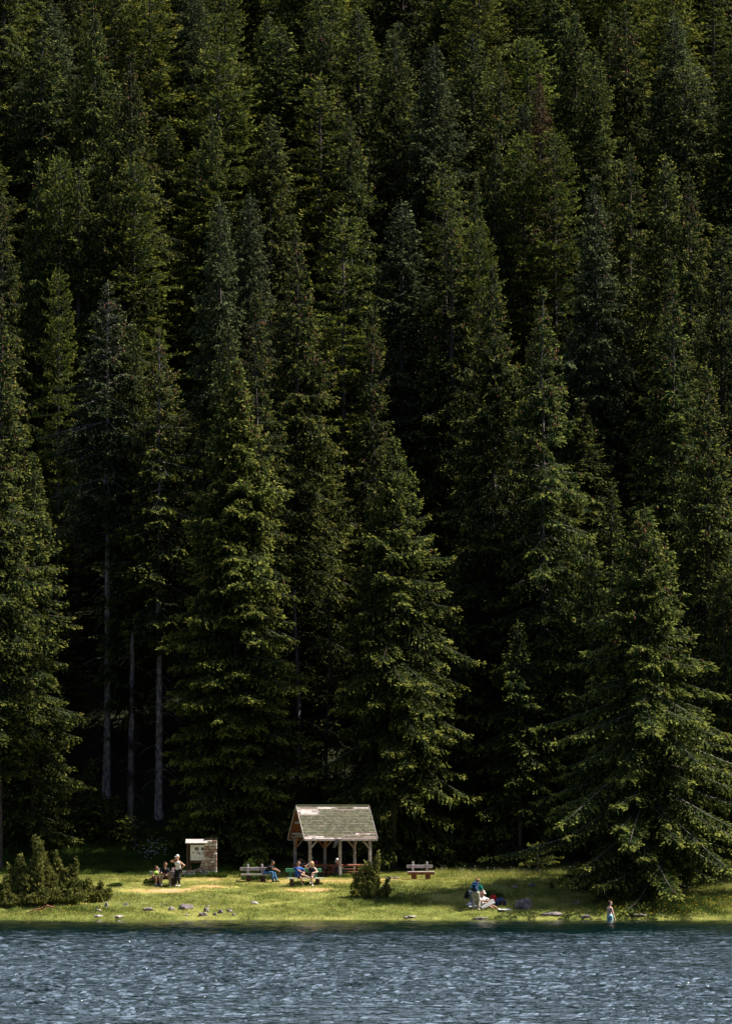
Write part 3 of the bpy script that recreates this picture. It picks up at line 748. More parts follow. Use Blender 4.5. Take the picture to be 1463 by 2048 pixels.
# ---------------------------------------------------------------- junipers
def juniper(px, py, spikes, seed, label, y=None):
    """spikes: (dx m, dy m, height m, radius m)"""
    rs = np.random.RandomState(seed)
    X, Y, Z = on_ground(px, py)
    sub = []
    for dx, dy, h, r in spikes:
        sub.append((dx, dy, h, r * .42))
        for k in range(int(5 + 14 * r)):
            a, u = rs.rand() * 6.283, rs.rand() ** .6
            sub.append((dx + math.cos(a) * u * r * 1.25, dy + math.sin(a) * u * r * 1.0, h * (1 - .55 * u) * rs.uniform(.45, 1.0), r * rs.uniform(.26, .46)))
    spikes = sub
    Ps, Ds, Ls, Ws, To, Ti = [], [], [], [], [], []
    mb = MB()
    for dx, dy, h, r in spikes:
        n = int(1500 * h * r * (1 + r) + 60)
        t = rs.rand(n) ** .8
        prof = r * 1.15 * (np.interp(t, [0, .12, .4, .7, .9, 1], [.8, 1, .95, .72, .42, .08]))
        a = rs.rand(n) * 6.283; u = rs.rand(n) ** .45
        lump = .2 + 1.6 * vnoise(a * 2.6 + seed, t * h * 4.2 + seed)
        rr = prof * u * lump
        leanx = dx * .7 + rs.normal(0, .22) * h
        P = np.stack([dx + leanx * t * t * .5 + np.cos(a) * rr, dy + np.sin(a) * rr, t * h * (1 + .06 * rs.normal(0, 1, n))], 1)
        D = np.stack([np.cos(a) * .6, np.sin(a) * .6, .8 + 0 * a], 1) + rs.normal(0, .4, (n, 3))
        L = rs.uniform(.08, .22, n)
        Ps.append(P); Ds.append(D); Ls.append(L); Ws.append(L * .3)
        To.append(np.clip(.6 * vnoise(P[:, 0] * 4 + 9, P[:, 2] * 4) + .4 * rs.rand(n), 0, 1)); Ti.append((rs.rand(n) < .35) * rs.rand(n))
        mb.tube([(dx * .4, dy * .4, -.15), (dx * .8, dy * .8, h * .3), (dx + leanx * .2, dy, h * .8)], [.05, .035, .008], 6)
    P = np.vstack(Ps); D = np.vstack(Ds); L = np.concatenate(Ls); Wd = np.concatenate(Ws)
    V, Fc = kites(P, D, L, Wd, rs, up=.2)
    root = empty('juniper_bush', (X, Y, Z)); tag(root, label, 'bush', 'juniper bushes on the meadow')
    tipv = np.zeros((len(P), 4)); tipv[:, 2] = np.concatenate(Ti)
    link('crown', np_mesh('crown', V, Fc, {'tone': np.repeat(np.concatenate(To), 4), 'tip': tipv.ravel()}), JUNIPER, root)
    mb.build('stem', BARK, root)
juniper(110, 1806, [(-.15, 0, 3.2, .62), (.35, .1, 2.5, .5), (.75, 0, 2.1, .36), (-.6, 0, 1.3, .55), (.5, -.3, 1.2, .6), (0, -.3, 1.5, .7)], 1, 'tall pointed juniper in the middle of the left clump')
juniper(62, 1808, [(.05, 0, 3.0, .60), (-.45, .1, 2.4, .55), (.35, -.2, 2.0, .5), (0, -.3, 1.3, .8), (-.9, -.1, 1.3, .45)], 2, 'tall blunt juniper, left of the pointed one in the left clump')
juniper(180, 1803, [(.1, 0, 1.1, .5), (.5, 0, .95, .42), (-.3, 0, 1.0, .45), (-.6, -.1, .9, .4)], 3, 'low spreading juniper at the right of the left clump')
juniper(12, 1812, [(0, 0, 1.5, .55), (.4, 0, 1.3, .4), (-.5, 0, 1.2, .6), (.2, -.3, .8, .5)], 4, 'low juniper at the left edge of the photo')
juniper(735, 1796, [(.42, .1, 2.3, .20), (-.02, 0, 1.5, .26), (.16, 0, 1.7, .24), (-.35, 0, 1.5, .2), (-.55, 0, 1.3, .16), (-.15, .1, 1.8, .12), (.25, -.1, 1.0, .3), (-.25, -.1, 1.0, .35), (.7, 0, .7, .16), (.85, .05, 1.0, .12)], 5, 'juniper bush with upright spikes in front of the right end of the shelter')

# ---------------------------------------------------------------- leafy tufts and flowers
def leafy(px, py, w, h, n, seed, label, name='wild_plant', cat='plant', lmat=LEAF, size=(.05, .12), dep=None, group='leafy weeds on the meadow'):
    rs = np.random.RandomState(seed)
    X, Y, Z = on_ground(px, py) if dep is None else (at(px, py, dep)[0], dep, gz(at(px, py, dep)[0], dep))
    a = rs.rand(n) * 6.283; u = rs.rand(n) ** .5
    P = np.stack([np.cos(a) * u * w, np.sin(a) * u * w * .45, rs.rand(n) ** .8 * h * (1 - .6 * u ** 2) * (.6 + .7 * vnoise(np.cos(a) * u * w * 3 + seed, a * 0))], 1)
    D = np.stack([np.cos(a) * .5, np.sin(a) * .5, .8 + 0 * a], 1) + rs.normal(0, .5, (n, 3))
    L = rs.uniform(*size, n)
    V, Fc = kites(P, D, L, L * .3, rs, up=.3)
    tipv = np.zeros((n, 4)); tipv[:, 2] = rs.rand(n) * .6
    o = link(name, np_mesh(name, V, Fc, {'tone': np.repeat(rs.rand(n), 4), 'tip': tipv.ravel()}), lmat)
    o.location = (X, Y, Z); tag(o, label, cat, group)
    return o
leafy(228, 1775, .42, .22, 700, 21, 'round leafy weed on the sunny meadow right of the left junipers')
leafy(398, 1755, .95, .16, 1500, 22, 'low green weeds along the foot of the stone notice board wall')
leafy(432, 1756, .6, .30, 1200, 23, 'low green weeds at the foot of the stone pillar')
leafy(515, 1761, .9, .30, 1400, 24, 'dark leafy weeds under the left hand grey bench')
leafy(500, 1754, .6, .85, 900, 25, 'taller pale weeds growing behind the left hand grey bench')
leafy(610, 1771, .95, .20, 1000, 26, 'dark grass tuft under the green and white bench')
leafy(300, 1769, .35, .40, 500, 27, 'dark leafy weeds behind the left end of the bench with the girl')
leafy(676, 1756, .45, .22, 700, 28, 'grass tuft at the foot of the middle front post of the shelter')
leafy(985, 1796, .6, .35, 700, 29, 'pale leafy weed behind the seated person with the map')
leafy(600, 1800 - 14, .5, .1, 10, 30, 'a few leaves on the trodden soil before the green bench')

def star_flowers(name, pts, rad, m, label, stem=True):
    mb = MB()
    for (x, y, z) in pts:
        n = 6
        vs = [(x, y, z + rad * .4)] + [(x + math.cos(k * 6.283 / n) * rad, y + math.sin(k * 6.283 / n) * rad * .7, z + (rad * .5 if k % 2 else -.3 * rad)) for k in range(n)]
        mb.add(vs, [(0, 1 + k, 1 + (k + 1) % n) for k in range(n)])
    o = mb.build(name, m); tag(o, label, 'flowers', kind='stuff'); return o
YEL = plain('yellow_petals', (.80, .55, .02)); WHI = plain('white_petals', (.80, .80, .78)); ORG = plain('orange_petals', (.80, .20, .04))
rs_ = random.Random(8)
def scatter(n, x0, x1, y0, y1, h0, h1, mask=None):
    pts = []
    while len(pts) < n:
        px, y = rs_.uniform(x0, x1), rs_.uniform(y0, y1)
        x = (px - W / 2) * (y - CAM_Y) / F
        if mask and rs_.random() > mask(px, y): continue
        pts.append((x, y, gz(x, y) + rs_.uniform(h0, h1)))
    return pts
star_flowers('yellow_flowers', scatter(330, 1190, 1463, .4, 4, .1, .35) + scatter(90, 60, 230, .5, 4, .08, .2) + scatter(70, 930, 1200, 2, 14, .1, .35) + scatter(30, 690, 770, 4, 8, .2, .5), .032, YEL, 'small yellow flowers dotted over the meadow and the right bank')
star_flowers('white_flowers', scatter(260, 160, 460, 2, 8, .05, .12) + scatter(150, 700, 880, 3, 9, .05, .15) + scatter(100, 880, 1200, 12, 17.5, .2, .5) + scatter(80, 940, 1020, 4, 6.5, .2, .4), .022, WHI, 'tiny white flowers dotted over the meadow')
star_flowers('white_umbels', scatter(60, 268, 335, 20.5, 22.5, .5, 1.3, lambda p, y: .3 + .7 * (p > 290)), .045, WHI, 'loose heads of white flowers in the shade left of the notice board')
star_flowers('orange_flowers', [(at(763, 1779, 8)[0] + dx, 7.0, gz(at(763, 1779, 8)[0], 7.0) + dz) for dx, dz in ((0, .5), (.06, .42), (-.05, .55), (.03, .47))], .05, ORG, 'small orange flower head right of the middle juniper bush')

# ---------------------------------------------------------------- grass
def grass(name, n, x0, x1, y0, y1, h0, h1, seed, label, gmat, w=.014, dens=None, soft=0):
    rs = np.random.RandomState(seed)
    px = rs.uniform(x0, x1, n); y = y0 + (y1 - y0) * rs.rand(n)
    x = (px - W / 2) * (y - CAM_Y) / F
    k = np.ones(n, bool)
    if soft: k &= rs.rand(n) < np.clip(np.minimum(np.minimum((px - x0) / soft, (x1 - px) / soft), np.minimum((y - y0) / 1.5, (y1 - y) / 1.5)), 0, 1)
    if dens is not None: k &= rs.rand(n) < dens(px, x, y)
    px, x, y = px[k], x[k], y[k]; n = len(x)
    z = ground(x, y) + ((fbm(x * 1.7, y * 1.7, 3) - .5) * .10) * np.clip(y, 0, 1) - .01
    dry = dryness(x, y); clump = fbm(x * 1.3 + 5, y * 1.3 + 2, 3)
    h = rs.uniform(h0, h1, n) * (.35 + 1.4 * np.clip(clump - .2, 0, 1)) * (1 - .65 * dry)
    a = rs.rand(n) * 6.283; lean = rs.uniform(.1, .7, n) * h
    b = rs.rand(n) * 6.283
    P = np.stack([x, y, z], 1); S = np.stack([np.cos(a), np.sin(a), 0 * a], 1) * (w * rs.uniform(.6, 1.5, n))[:, None]
    T = P + np.stack([np.cos(b) * lean, np.sin(b) * lean, h], 1)
    V = np.stack([P - S, P + S, T], 1).reshape(-1, 3); Fc = np.arange(3 * n).reshape(-1, 3)
    tone = np.clip(.62 * dry + .85 * (fbm(x * 1.6 + 30, y * 1.6, 4) - .5) + .35 * rs.rand(n) + .12, 0, 1)
    o = link(name, np_mesh(name, V, Fc, {'tone': np.repeat(tone, 3)}), gmat)
    tag(o, label, 'grass', kind='stuff'); return o
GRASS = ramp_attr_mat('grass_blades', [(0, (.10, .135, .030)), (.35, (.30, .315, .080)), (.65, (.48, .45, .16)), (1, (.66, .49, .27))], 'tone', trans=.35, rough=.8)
GRASS_GREEN = ramp_attr_mat('green_grass_blades', [(0, (.025, .05, .010)), (.6, (.11, .17, .030)), (1, (.30, .36, .07))], 'tone', trans=.35, rough=.8)  # greener, darker blade colours for the slope, the banks and the right shore
grass('meadow_grass', 300000, -20, 1483, .03, 19, .05, .17, 1, 'short sunlit yellow green meadow grass', GRASS, dens=lambda p, x, y: np.clip(1.15 - dryness(x, y) * .9, .15, 1))
grass('tall_grass', 60000, 870, 1483, 2, 19, .14, .42, 2, 'longer seeding grass on the right part of the bank and its back edge', GRASS, w=.010, dens=lambda p, x, y: np.clip((p - 900) / 250, 0, 1) * .5 + .6 * (y > 13.5))
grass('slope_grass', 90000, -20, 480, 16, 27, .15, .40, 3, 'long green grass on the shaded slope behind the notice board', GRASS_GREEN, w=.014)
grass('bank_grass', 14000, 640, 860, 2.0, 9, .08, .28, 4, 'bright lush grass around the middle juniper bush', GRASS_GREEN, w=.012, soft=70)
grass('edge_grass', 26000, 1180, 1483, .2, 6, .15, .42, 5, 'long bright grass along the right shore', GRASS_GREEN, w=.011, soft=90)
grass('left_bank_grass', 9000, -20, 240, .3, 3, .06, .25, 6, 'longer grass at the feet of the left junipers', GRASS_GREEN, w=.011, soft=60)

# ---------------------------------------------------------------- rocks
def rock(px, py, w, h, seed, label, m=ROCK, d=None, name='rock', sink=.25, lobes=1):
    rs = np.random.RandomState(seed)
    X, Y, Z = on_ground(px, py)
    nu, nv = 22, 14
    th = np.linspace(0, 2 * math.pi, nu, endpoint=False); ph = np.linspace(0, math.pi, nv)
    T, Pp = np.meshgrid(th, ph)
    x = np.sin(Pp) * np.cos(T); y_ = np.sin(Pp) * np.sin(T); z = np.cos(Pp)
    r = .40 + .85 * fbm(x * 1.9 + z * 1.3 + seed * 3.7 + 20, y_ * 1.9 + z * .9 + seed + 20, 5) + .14 * np.sin(3 * T + seed) * np.sin(Pp)
    r = np.round(r * 7) / 7 * .6 + r * .4
    if lobes == 2: r = r * (1 - .28 * np.exp(-((x - .1) / .16) ** 2) * (z > 0))
    d = d or w * .7
    V = np.stack([x * r * w / 2, y_ * r * d / 2, z * r * h * .80 + h * (.5 - sink)], -1).reshape(-1, 3)
    V += rs.normal(0, .008 + .012 * w, V.shape) * .6
    idx = np.arange(nu * nv).reshape(nv, nu)
    Fq = [(idx[i, k], idx[i, (k + 1) % nu], idx[i + 1, (k + 1) % nu], idx[i + 1, k]) for i in range(nv - 1) for k in range(nu)]
    o = link(name, np_mesh(name, V, Fq), m); o.location = (X, Y + d * .3, Z)
    tag(o, label, 'rock', 'rocks lying on the shore meadow'); return o
K = 1 / 37.6
rock(371, 1819, 34 * K, 12 * K, 1, 'broad dark topped rock, largest of those on the left shore', lobes=2)
rock(342, 1822, 14 * K, 9 * K, 2, 'small square pale rock just left of the largest left shore rock', ROCK_PALE)
rock(296, 1823, 27 * K, 8 * K, 3, 'flat dark rock on the grass left of the square pale rock')
rock(213, 1805 + 10, 9 * K, 10 * K, 4, 'small upright stone right of the left junipers', ROCK_PALE)
rock(197, 1824, 16 * K, 5 * K, 5, 'low flat stone below the small upright stone', ROCK_PALE)
rock(195, 1835, 24 * K, 4 * K, 6, 'flat pale slab at the water line, leftmost of the two', ROCK_PALE)
rock(237, 1836, 27 * K, 4 * K, 7, 'flat pale slab at the water line, right of the leftmost one', ROCK_PALE)
rock(412, 1824, 13 * K, 9 * K, 8, 'small leaning grey stone right of the largest left shore rock')
rock(405, 1833, 20 * K, 7 * K, 9, 'flat grey stone near the water, below the leaning grey stone')
rock(430, 1832, 9 * K, 7 * K, 10, 'small dark stone, leftmost of the four scattered left of the white stone')
rock(441, 1828, 13 * K, 8 * K, 11, 'jagged stone, second of the four scattered left of the white stone')
rock(459, 1825, 15 * K, 6 * K, 12, 'low stone, third of the four scattered left of the white stone')
rock(467, 1832, 9 * K, 4 * K, 13, 'little flat stone, last of the four scattered left of the white stone')
rock(508, 1809, 18 * K, 6 * K, 14, 'single white rounded stone alone on the sunny meadow', ROCK_PALE)
rock(373, 1832, 8 * K, 4 * K, 15, 'tiny pale stone near the water below the largest left shore rock', ROCK_PALE)
rock(252, 1812, 12 * K, 5 * K, 16, 'tiny stone in the grass above the flat dark rock')
rock(416, 1815, 9 * K, 4 * K, 17, 'tiny stone in the grass just above the leaning grey stone', ROCK_PALE)
rock(1048, 1818, 36 * K, 22 * K, 18, 'big grey boulder on the bank right of the dark bag', lobes=2)
rock(1029, 1778, 14 * K, 7 * K, 19, 'pale stone on the bank above the big grey boulder', ROCK_PALE)
rock(1063, 1776, 14 * K, 10 * K, 20, 'reddish broken stone high on the bank, upper right of the boulder')
rock(1062, 1792, 14 * K, 7 * K, 21, 'half buried stone on the bank just above the big grey boulder')
rock(1150, 1811, 18 * K, 10 * K, 22, 'grey stone in the long grass between the boulder and the bather')
rock(1106, 1833, 44 * K, 8 * K, 23, 'long low ledge of rock at the water line left of the bather')
rock(1170, 1836, 26 * K, 5 * K, 24, 'thin flat rock at the water line just left of the bather')
rock(1268, 1834, 66 * K, 7 * K, 25, 'long flat ledge of rock at the water line right of the bather')
rock(820, 1836, 40 * K, 3 * K, 26, 'pale slab flush with the water line below the middle juniper', ROCK_PALE)
rock(962, 1838, 44 * K, 3 * K, 27, 'reddish slab awash at the water line below the picnickers')
rock(1200, 1800, 10 * K, 5 * K, 28, 'tiny dark stone on the bank behind the bather')
for k, (dx, w) in enumerate(((-9, 7), (-2, 9), (5, 6), (10, 8))):
    o = rock(783 + dx, 1759, w * K, 4.5 * K, 30 + k, ['leftmost pale stone of the old fire place right of the shelter', 'largest pale stone of the old fire place right of the shelter', 'dark stone of the old fire place right of the shelter', 'rightmost stone of the old fire place right of the shelter'][k], ROCK if k == 2 else ROCK_PALE)

def branch_thing(pts, r, label, m):
    mb = MB(); mb.tube(pts, r, 7)
    mid = Vector(pts[len(pts) // 2])
    mb.tube([mid, mid + Vector((.15, 0, .18)), mid + Vector((.32, .05, .14))], [r[1] * .5, r[1] * .4, .008], 6)
    o = mb.build('fallen_branch', m); tag(o, label, 'branch'); return o
b0 = on_ground(54, 1828); b1 = on_ground(108, 1815)
branch_thing([(b0[0], b0[1], b0[2] + .03), (b0[0] + .35, b0[1] + .05, b0[2] + .20), (b0[0] + .75, b0[1] + .1, b0[2] + .24), (b0[0] + 1.05, b0[1] + .1, b0[2] + .42), (b0[0] + 1.4, b0[1] + .2, b0[2] + .32)], [.02, .035, .045, .05, .04], 'reddish fallen branch in front of the left junipers', WOOD_RED)
b0 = on_ground(1312, 1832)
branch_thing([(b0[0], b0[1], b0[2] + .02), (b0[0] + .15, b0[1], b0[2] + .12), (b0[0] + .4, b0[1], b0[2])], [.01, .012, .008], 'thin dry stick on the right shore beyond the bather', BARK)

# ---------------------------------------------------------------- notice board
def stones_in(name, inside, x0, x1, z0, z1, y, depth, parent, seed, sx=.25, sz=.17, clip=False):
    """field stones of one masonry piece, one mesh, several stone colours"""
    r = random.Random(seed); parts = {0: MB(), 1: MB(), 2: MB()}
    vs, fs, tone = [], [], []
    z = z0
    while z < z1:
        hz = sz * r.uniform(.7, 1.35); x = x0 - r.uniform(0, sx)
        while x < x1:
            w = sx * r.uniform(.55, 1.6)
            if clip: x = max(x, x0); w = min(w, x1 - x)
            if w < .05: break
            cx, cz = x + w / 2, z + hz / 2
            if inside(cx, cz):
                m = MB(); M = Matrix.Rotation(R(r.uniform(-6, 6)), 3, 'Y')
                m.box((cx, y + r.uniform(-.012, .012), cz), (w - .018, depth, hz - .018), M, bev=.022)
                n = len(vs); vs += m.v; fs += [tuple(i + n for i in f) for f in m.f]; tone += [r.random() ** .75] * len(m.v)
            x += w
        z += hz
    me = bpy.data.meshes.new(name); me.from_pydata(vs, [], fs); me.update()
    a = me.attributes.new('tone', 'FLOAT', 'POINT'); a.data.foreach_set('value', tone)
    return link(name, me, STONES, parent)
STONES = ramp_attr_mat('field_stones', [(0, (.30, .17, .13)), (.25, (.42, .28, .23)), (.6, (.50, .41, .36)), (.85, (.68, .61, .56)), (1, (.82, .77, .72))], 'tone')
MORTAR = plain('mortar', (.10, .075, .06))
bx, by = -9.25, 14.6
bz = gz(bx, by) - .02
nb_ = empty('notice_board', (bx, by, bz), 0)
tag(nb_, 'roofed notice board with white poster set in a curved stone wall', 'notice board')
def wall_in(x, z):
    if .28 <= x <= .98: return z < 2.22
    if x < .28:
        if x < -.92: return False
        t = (x + .92) / 1.2
        return z < .34 + .95 * max(0, t - .38) ** 2.1 * 2.2
    return False
mb = MB(); mb.box((.63, .16, 1.08), (.68, .26, 2.2)); mb.box((-.3, .16, .10), (1.2, .24, .26))
for k in range(10):
    xa = -.92 + k * .12; zt = .24 + .95 * max(0, (xa + .06 + .92) / 1.2 - .38) ** 2.1 * 2.2
    mb.box((xa + .06, .162, zt / 2 - .05), (.121, .25, zt))
mb.build('mortar_core', MORTAR, nb_)
stones_in('stone_pillar', lambda x, z: True, .28, .98, -.05, 2.02, .15, .36, nb_, 4, .27, .18, True)
stones_in('stone_wall', wall_in, -.92, .28, -.05, 1.1, .15, .35, nb_, 9, .17, .10)
for xp, yy in ((-.66, .05), (-.52, .30)):
    mb = MB(); mb.box((xp, yy, 1.07), (.10, .10, 1.86), bev=.01); mb.build('post', WOOD_DARK, nb_)
mb = MB(); mb.box((-.11, .06, .86), (.78, .06, .14), bev=.01); mb.build('rail', WOOD_DARK, nb_)
pn = MB(); pn.box((-.10, .055, 1.37), (.80, .04, .86), bev=.004); pn = pn.build('panel', PAINT_WHITE, nb_)
BLACKP = plain('black_print', (.03, .03, .035)); GREYP = plain('grey_print', (.30, .29, .30)); REDP = plain('red_print', (.5, .08, .06))
mb = MB()
mb.box((-.15, .032, 1.575), (.21, .008, .165)); mb.box((.18, .032, 1.57), (.15, .008, .16)); mb.build('photo_print', BLACKP, pn)
mb = MB(); mb.box((-.15, .026, 1.555), (.15, .006, .05)); mb.box((-.12, .026, 1.60), (.10, .006, .02)); mb.box((.20, .026, 1.58), (.07, .006, .06)); mb.build('photo_highlight', GREYP, pn)
mb = MB(); r_ = random.Random(2)
for k in range(26):
    x, z = r_.uniform(-.44, .22), r_.uniform(1.02, 1.44)
    mb.box((x, .032, z), (r_.uniform(.012, .05), .006, r_.uniform(.008, .045)), Matrix.Rotation(r_.uniform(-.8, .8), 3, 'Y'))
for (x, z, w, h, a) in ((-.05, 1.36, .05, .12, .3), (.0, 1.32, .03, .14, -.5), (.03, 1.27, .08, .03, -.4), (-.36, 1.38, .03, .07, .2), (.23, 1.32, .03, .14, .1), (.2, 1.37, .04, .05, 0)):
    mb.box((x, .030, z), (w, .006, h), Matrix.Rotation(a, 3, 'Y'))
mb.build('map_print', plain('dark_grey_print', (.10, .09, .10)), pn)
mb = MB()
for k in range(4): mb.box((-.40, .032, 1.74 - k * .05), (.03 + .01 * (k % 2), .006, .022))
mb.build('red_print', REDP, pn)
mb = MB()
M_ = Matrix.Rotation(R(30), 3, 'X')
mb.box((-.16, .0, 2.0), (1.22, .44, .03), M_, bev=.005)
M_ = Matrix.Rotation(R(-30), 3, 'X')
mb.box((-.10, .42, 2.0), (1.16, .40, .035), M_, bev=.005)
mb.build('roof', plain('grey_roof_board', (.52, .48, .48)), nb_)

# ---------------------------------------------------------------- shelter
gx0, gy0 = -1.87, 15.3
gzz = 2.02
sh = empty('picnic_shelter', (gx0, gy0, gzz), R(17)); tag(sh, 'open wooden shelter with a steep green shingle roof missing some shingles', 'shelter')
PX = (-1.73, 0, 1.73); FY, RY = -1.475, 1.475; PH = 2.18
for x in PX:
    for y in (FY, RY):
        mb = MB(); mb.box((x, y, PH / 2 - .15), (.15, .15, PH + .3), bev=.012); mb.build('post', WOOD, sh)
def piece(name, a, b, w, h, m=WOOD):
    q = MB(); q.beam(a, b, w, h, bev=.008); return q.build(name, m, sh)
for y in (FY, RY): piece('wall_plate', (-2.0, y, PH + .055), (2.0, y, PH + .055), .12, .10)
for x in PX: piece('tie_beam', (x, FY + .12, PH + .10), (x, RY - .12, PH + .10), .12, .12)
BR = .52
for y in (FY, RY):
    for x, ds in ((PX[0], (1,)), (PX[1], (-1, 1) if y == RY else ()), (PX[2], (-1,))):
        for d in ds:
            piece('brace', (x + d * .06, y, PH - BR), (x + d * BR, y, PH + .01), .09, .09, WOOD if not (y == RY and x == 0 and d == -1) else WOOD_RED)
for x in PX:
    for y, d in ((FY, 1), (RY, -1)):
        if x == 0 and y == FY: continue
        piece('brace', (x, y + d * .06, PH - BR), (x, y + d * BR, PH + .1), .085, .085, WOOD_ORANGE if (x == 0 or (x < 0 and y == RY)) else WOOD)
EZ, RZ_, HD, HL = 2.13, 3.98, 1.67, 2.1
slope = math.hypot(HD, RZ_ - EZ); ang = math.atan2(RZ_ - EZ, HD)
def roof_pt(u, v, side, off=0.0):
    """u along the ridge 0..1, v 0 at the ridge .. 1 at the eave"""
    y = side * HD * v; z = RZ_ - (RZ_ - EZ) * v
    return Vector((-HL + 2 * HL * u, y + side * math.sin(ang) * off, z + math.cos(ang) * off))
def roof_slab(mb, u0, u1, v0, v1, side, o0, o1):
    vs = [roof_pt(u, v, side, o) for o in (o0, o1) for (u, v) in ((u0, v0), (u1, v0), (u1, v1), (u0, v1))]
    mb.add(vs, [(0, 1, 2, 3), (7, 6, 5, 4), (0, 4, 5, 1), (1, 5, 6, 2), (2, 6, 7, 3), (3, 7, 4, 0)])
mb = MB()
for side in (-1, 1):
    n = 13
    for k in range(n): roof_slab(mb, .004, .996, k / n + .003, (k + 1) / n - .003, side, -.03, 0)
mb.build('roof_boards', WOOD_RED, sh)
mb = MB()
for side in (-1, 1): roof_slab(mb, 0, 1, .0, .998, side, .003, .012)
mb.build('roof_felt', FELT, sh)
mb = MB()
for (u0, u1, v0, v1) in ((.035, .27, .115, .27), (.20, .29, .15, .20), (.0, .035, .06, .10), (.0, .05, .14, .19), (.28, .47, .045, .10), (.45, .53, .045, .07), (.79, 1.0, .055, .085),
                         (.0, .10, .955, 1.0), (.05, .16, .90, .96), (.12, .27, .915, .955), (.14, .40, .965, .995), (.71, .765, .83, .875), (.86, .92, .845, .86), (.455, .50, .96, .995)):
    roof_slab(mb, u0, u1, v0, v1, -1, .014, .02)
mb.build('bare_patch', BOARDS, sh)
SHING = ramp_attr_mat('green_shingles', [(0, (.080, .080, .056)), (.5, (.125, .124, .084)), (1, (.17, .165, .115))], 'tone')
def missing(u, v):
    P = ((.0, .30, .085, .30), (.26, .56, .03, .115), (.04, .30, .03, .12), (.53, .78, .09, .125), (.77, 1.01, .04, .115), (.0, .28, .89, 1.01), (.0, .55, .955, 1.01),
         (.52, 1.01, .945, 1.01), (.83, 1.01, .90, .95), (.74, 1.0, .82, .875), (.26, .31, .56, .60), (.56, .80, .87, .90))
    return any(a <= u <= b and c <= v <= d for a, b, c, d in P)
vs, fs, tn = [], [], []; r_ = random.Random(5)
rows, cols = 21, 24
for side in (-1, 1):
    for i in range(rows):
        for j in range(-1, cols):
            u0 = (j + (.5 if i % 2 else 0)) / cols; u1 = u0 + 1 / cols
            u0, u1 = max(u0, 0), min(u1, 1)
            if u1 - u0 < .005: continue
            v0, v1 = i / rows, (i + 1) / rows
            if side == -1 and missing((u0 + u1) / 2, (v0 + v1) / 2): continue
            m = MB(); l = r_.uniform(.002, .010)
            g0 = .0022
            vv = [roof_pt(u0 + g0, v0 - .004, side, .016), roof_pt(u1 - g0, v0 - .004, side, .016), roof_pt(u1 - g0, v1 - .006, side, .024 + l), roof_pt(u0 + g0, v1 - .006, side, .024 + l),
                  roof_pt(u0 + g0, v1 - .006, side, .013), roof_pt(u1 - g0, v1 - .006, side, .013)]
            n = len(vs); vs += vv; fs += [(n, n + 1, n + 2, n + 3), (n + 3, n + 2, n + 5, n + 4)]; tn += [r_.random()] * 6
me = bpy.data.meshes.new('shingles'); me.from_pydata([tuple(v) for v in vs], [], fs); me.update()
a_ = me.attributes.new('tone', 'FLOAT', 'POINT'); a_.data.foreach_set('value', tn)
link('shingles', me, SHING, sh)
mb = MB(); mb.beam((-HL - .01, 0, RZ_ + .03), (HL + .01, 0, RZ_ + .03), .12, .05, bev=.01); mb.build('ridge_cap', plain('green_ridge', (.2, .22, .12)), sh)
for sx in (-1, 1):
    for side in (-1, 1):
        q = MB(); q.beam(roof_pt(.5, -.0, side, -.02) + Vector((sx * (HL + .015), 0, 0)), roof_pt(.5, 1.0, side, -.02) + Vector((sx * (HL + .015), 0, 0)), .035, .13, bev=.006)
        q.build('barge_board', WOOD if sx > 0 else BOARDS if side < 0 else WOOD, sh)
    for zz, m in ((3.05, WOOD), (2.42, WOOD)):
        w = HD * (RZ_ - zz) / (RZ_ - EZ) - .08
        piece('collar_beam', (sx * 1.95, -w, zz), (sx * 1.95, w, zz), .06, .13, m)
    piece('gable_board', (sx * 1.2, -.9, 2.75), (sx * 1.2, .9, 2.75), .03, .5, WOOD_RED)
for side in (-1, 1): piece('fascia', (-HL, side * (HD + .005), EZ - .045), (HL, side * (HD + .005), EZ - .045), .03, .10, WOOD)
mb = MB(); W_ = [(.20, 0, 0), (.05, -.03, -.03), (-.06, -.06, -.18), (-.14, -.08, -.36), (-.20, -.08, -.50)]
vs = []
for k, (x, y, z) in enumerate(W_):
    hw_ = (.16, .15, .11, .09, .07)[k]
    vs += [(x - hw_, y, z + .01 * (k % 2)), (x + hw_, y - .015, z - .02)]
mb.add(vs + [(a, b + .01, c) for a, b, c in vs], [(2 * k, 2 * k + 1, 2 * k + 3, 2 * k + 2) for k in range(4)] + [(10 + 2 * k, 12 + 2 * k, 13 + 2 * k, 11 + 2 * k) for k in range(4)])
rg = mb.build('torn_felt', plain('black_felt', (.035, .033, .04)), sh); rg.location = roof_pt(.44, 1.0, -1, .03) + Vector((0, -.01, 0))

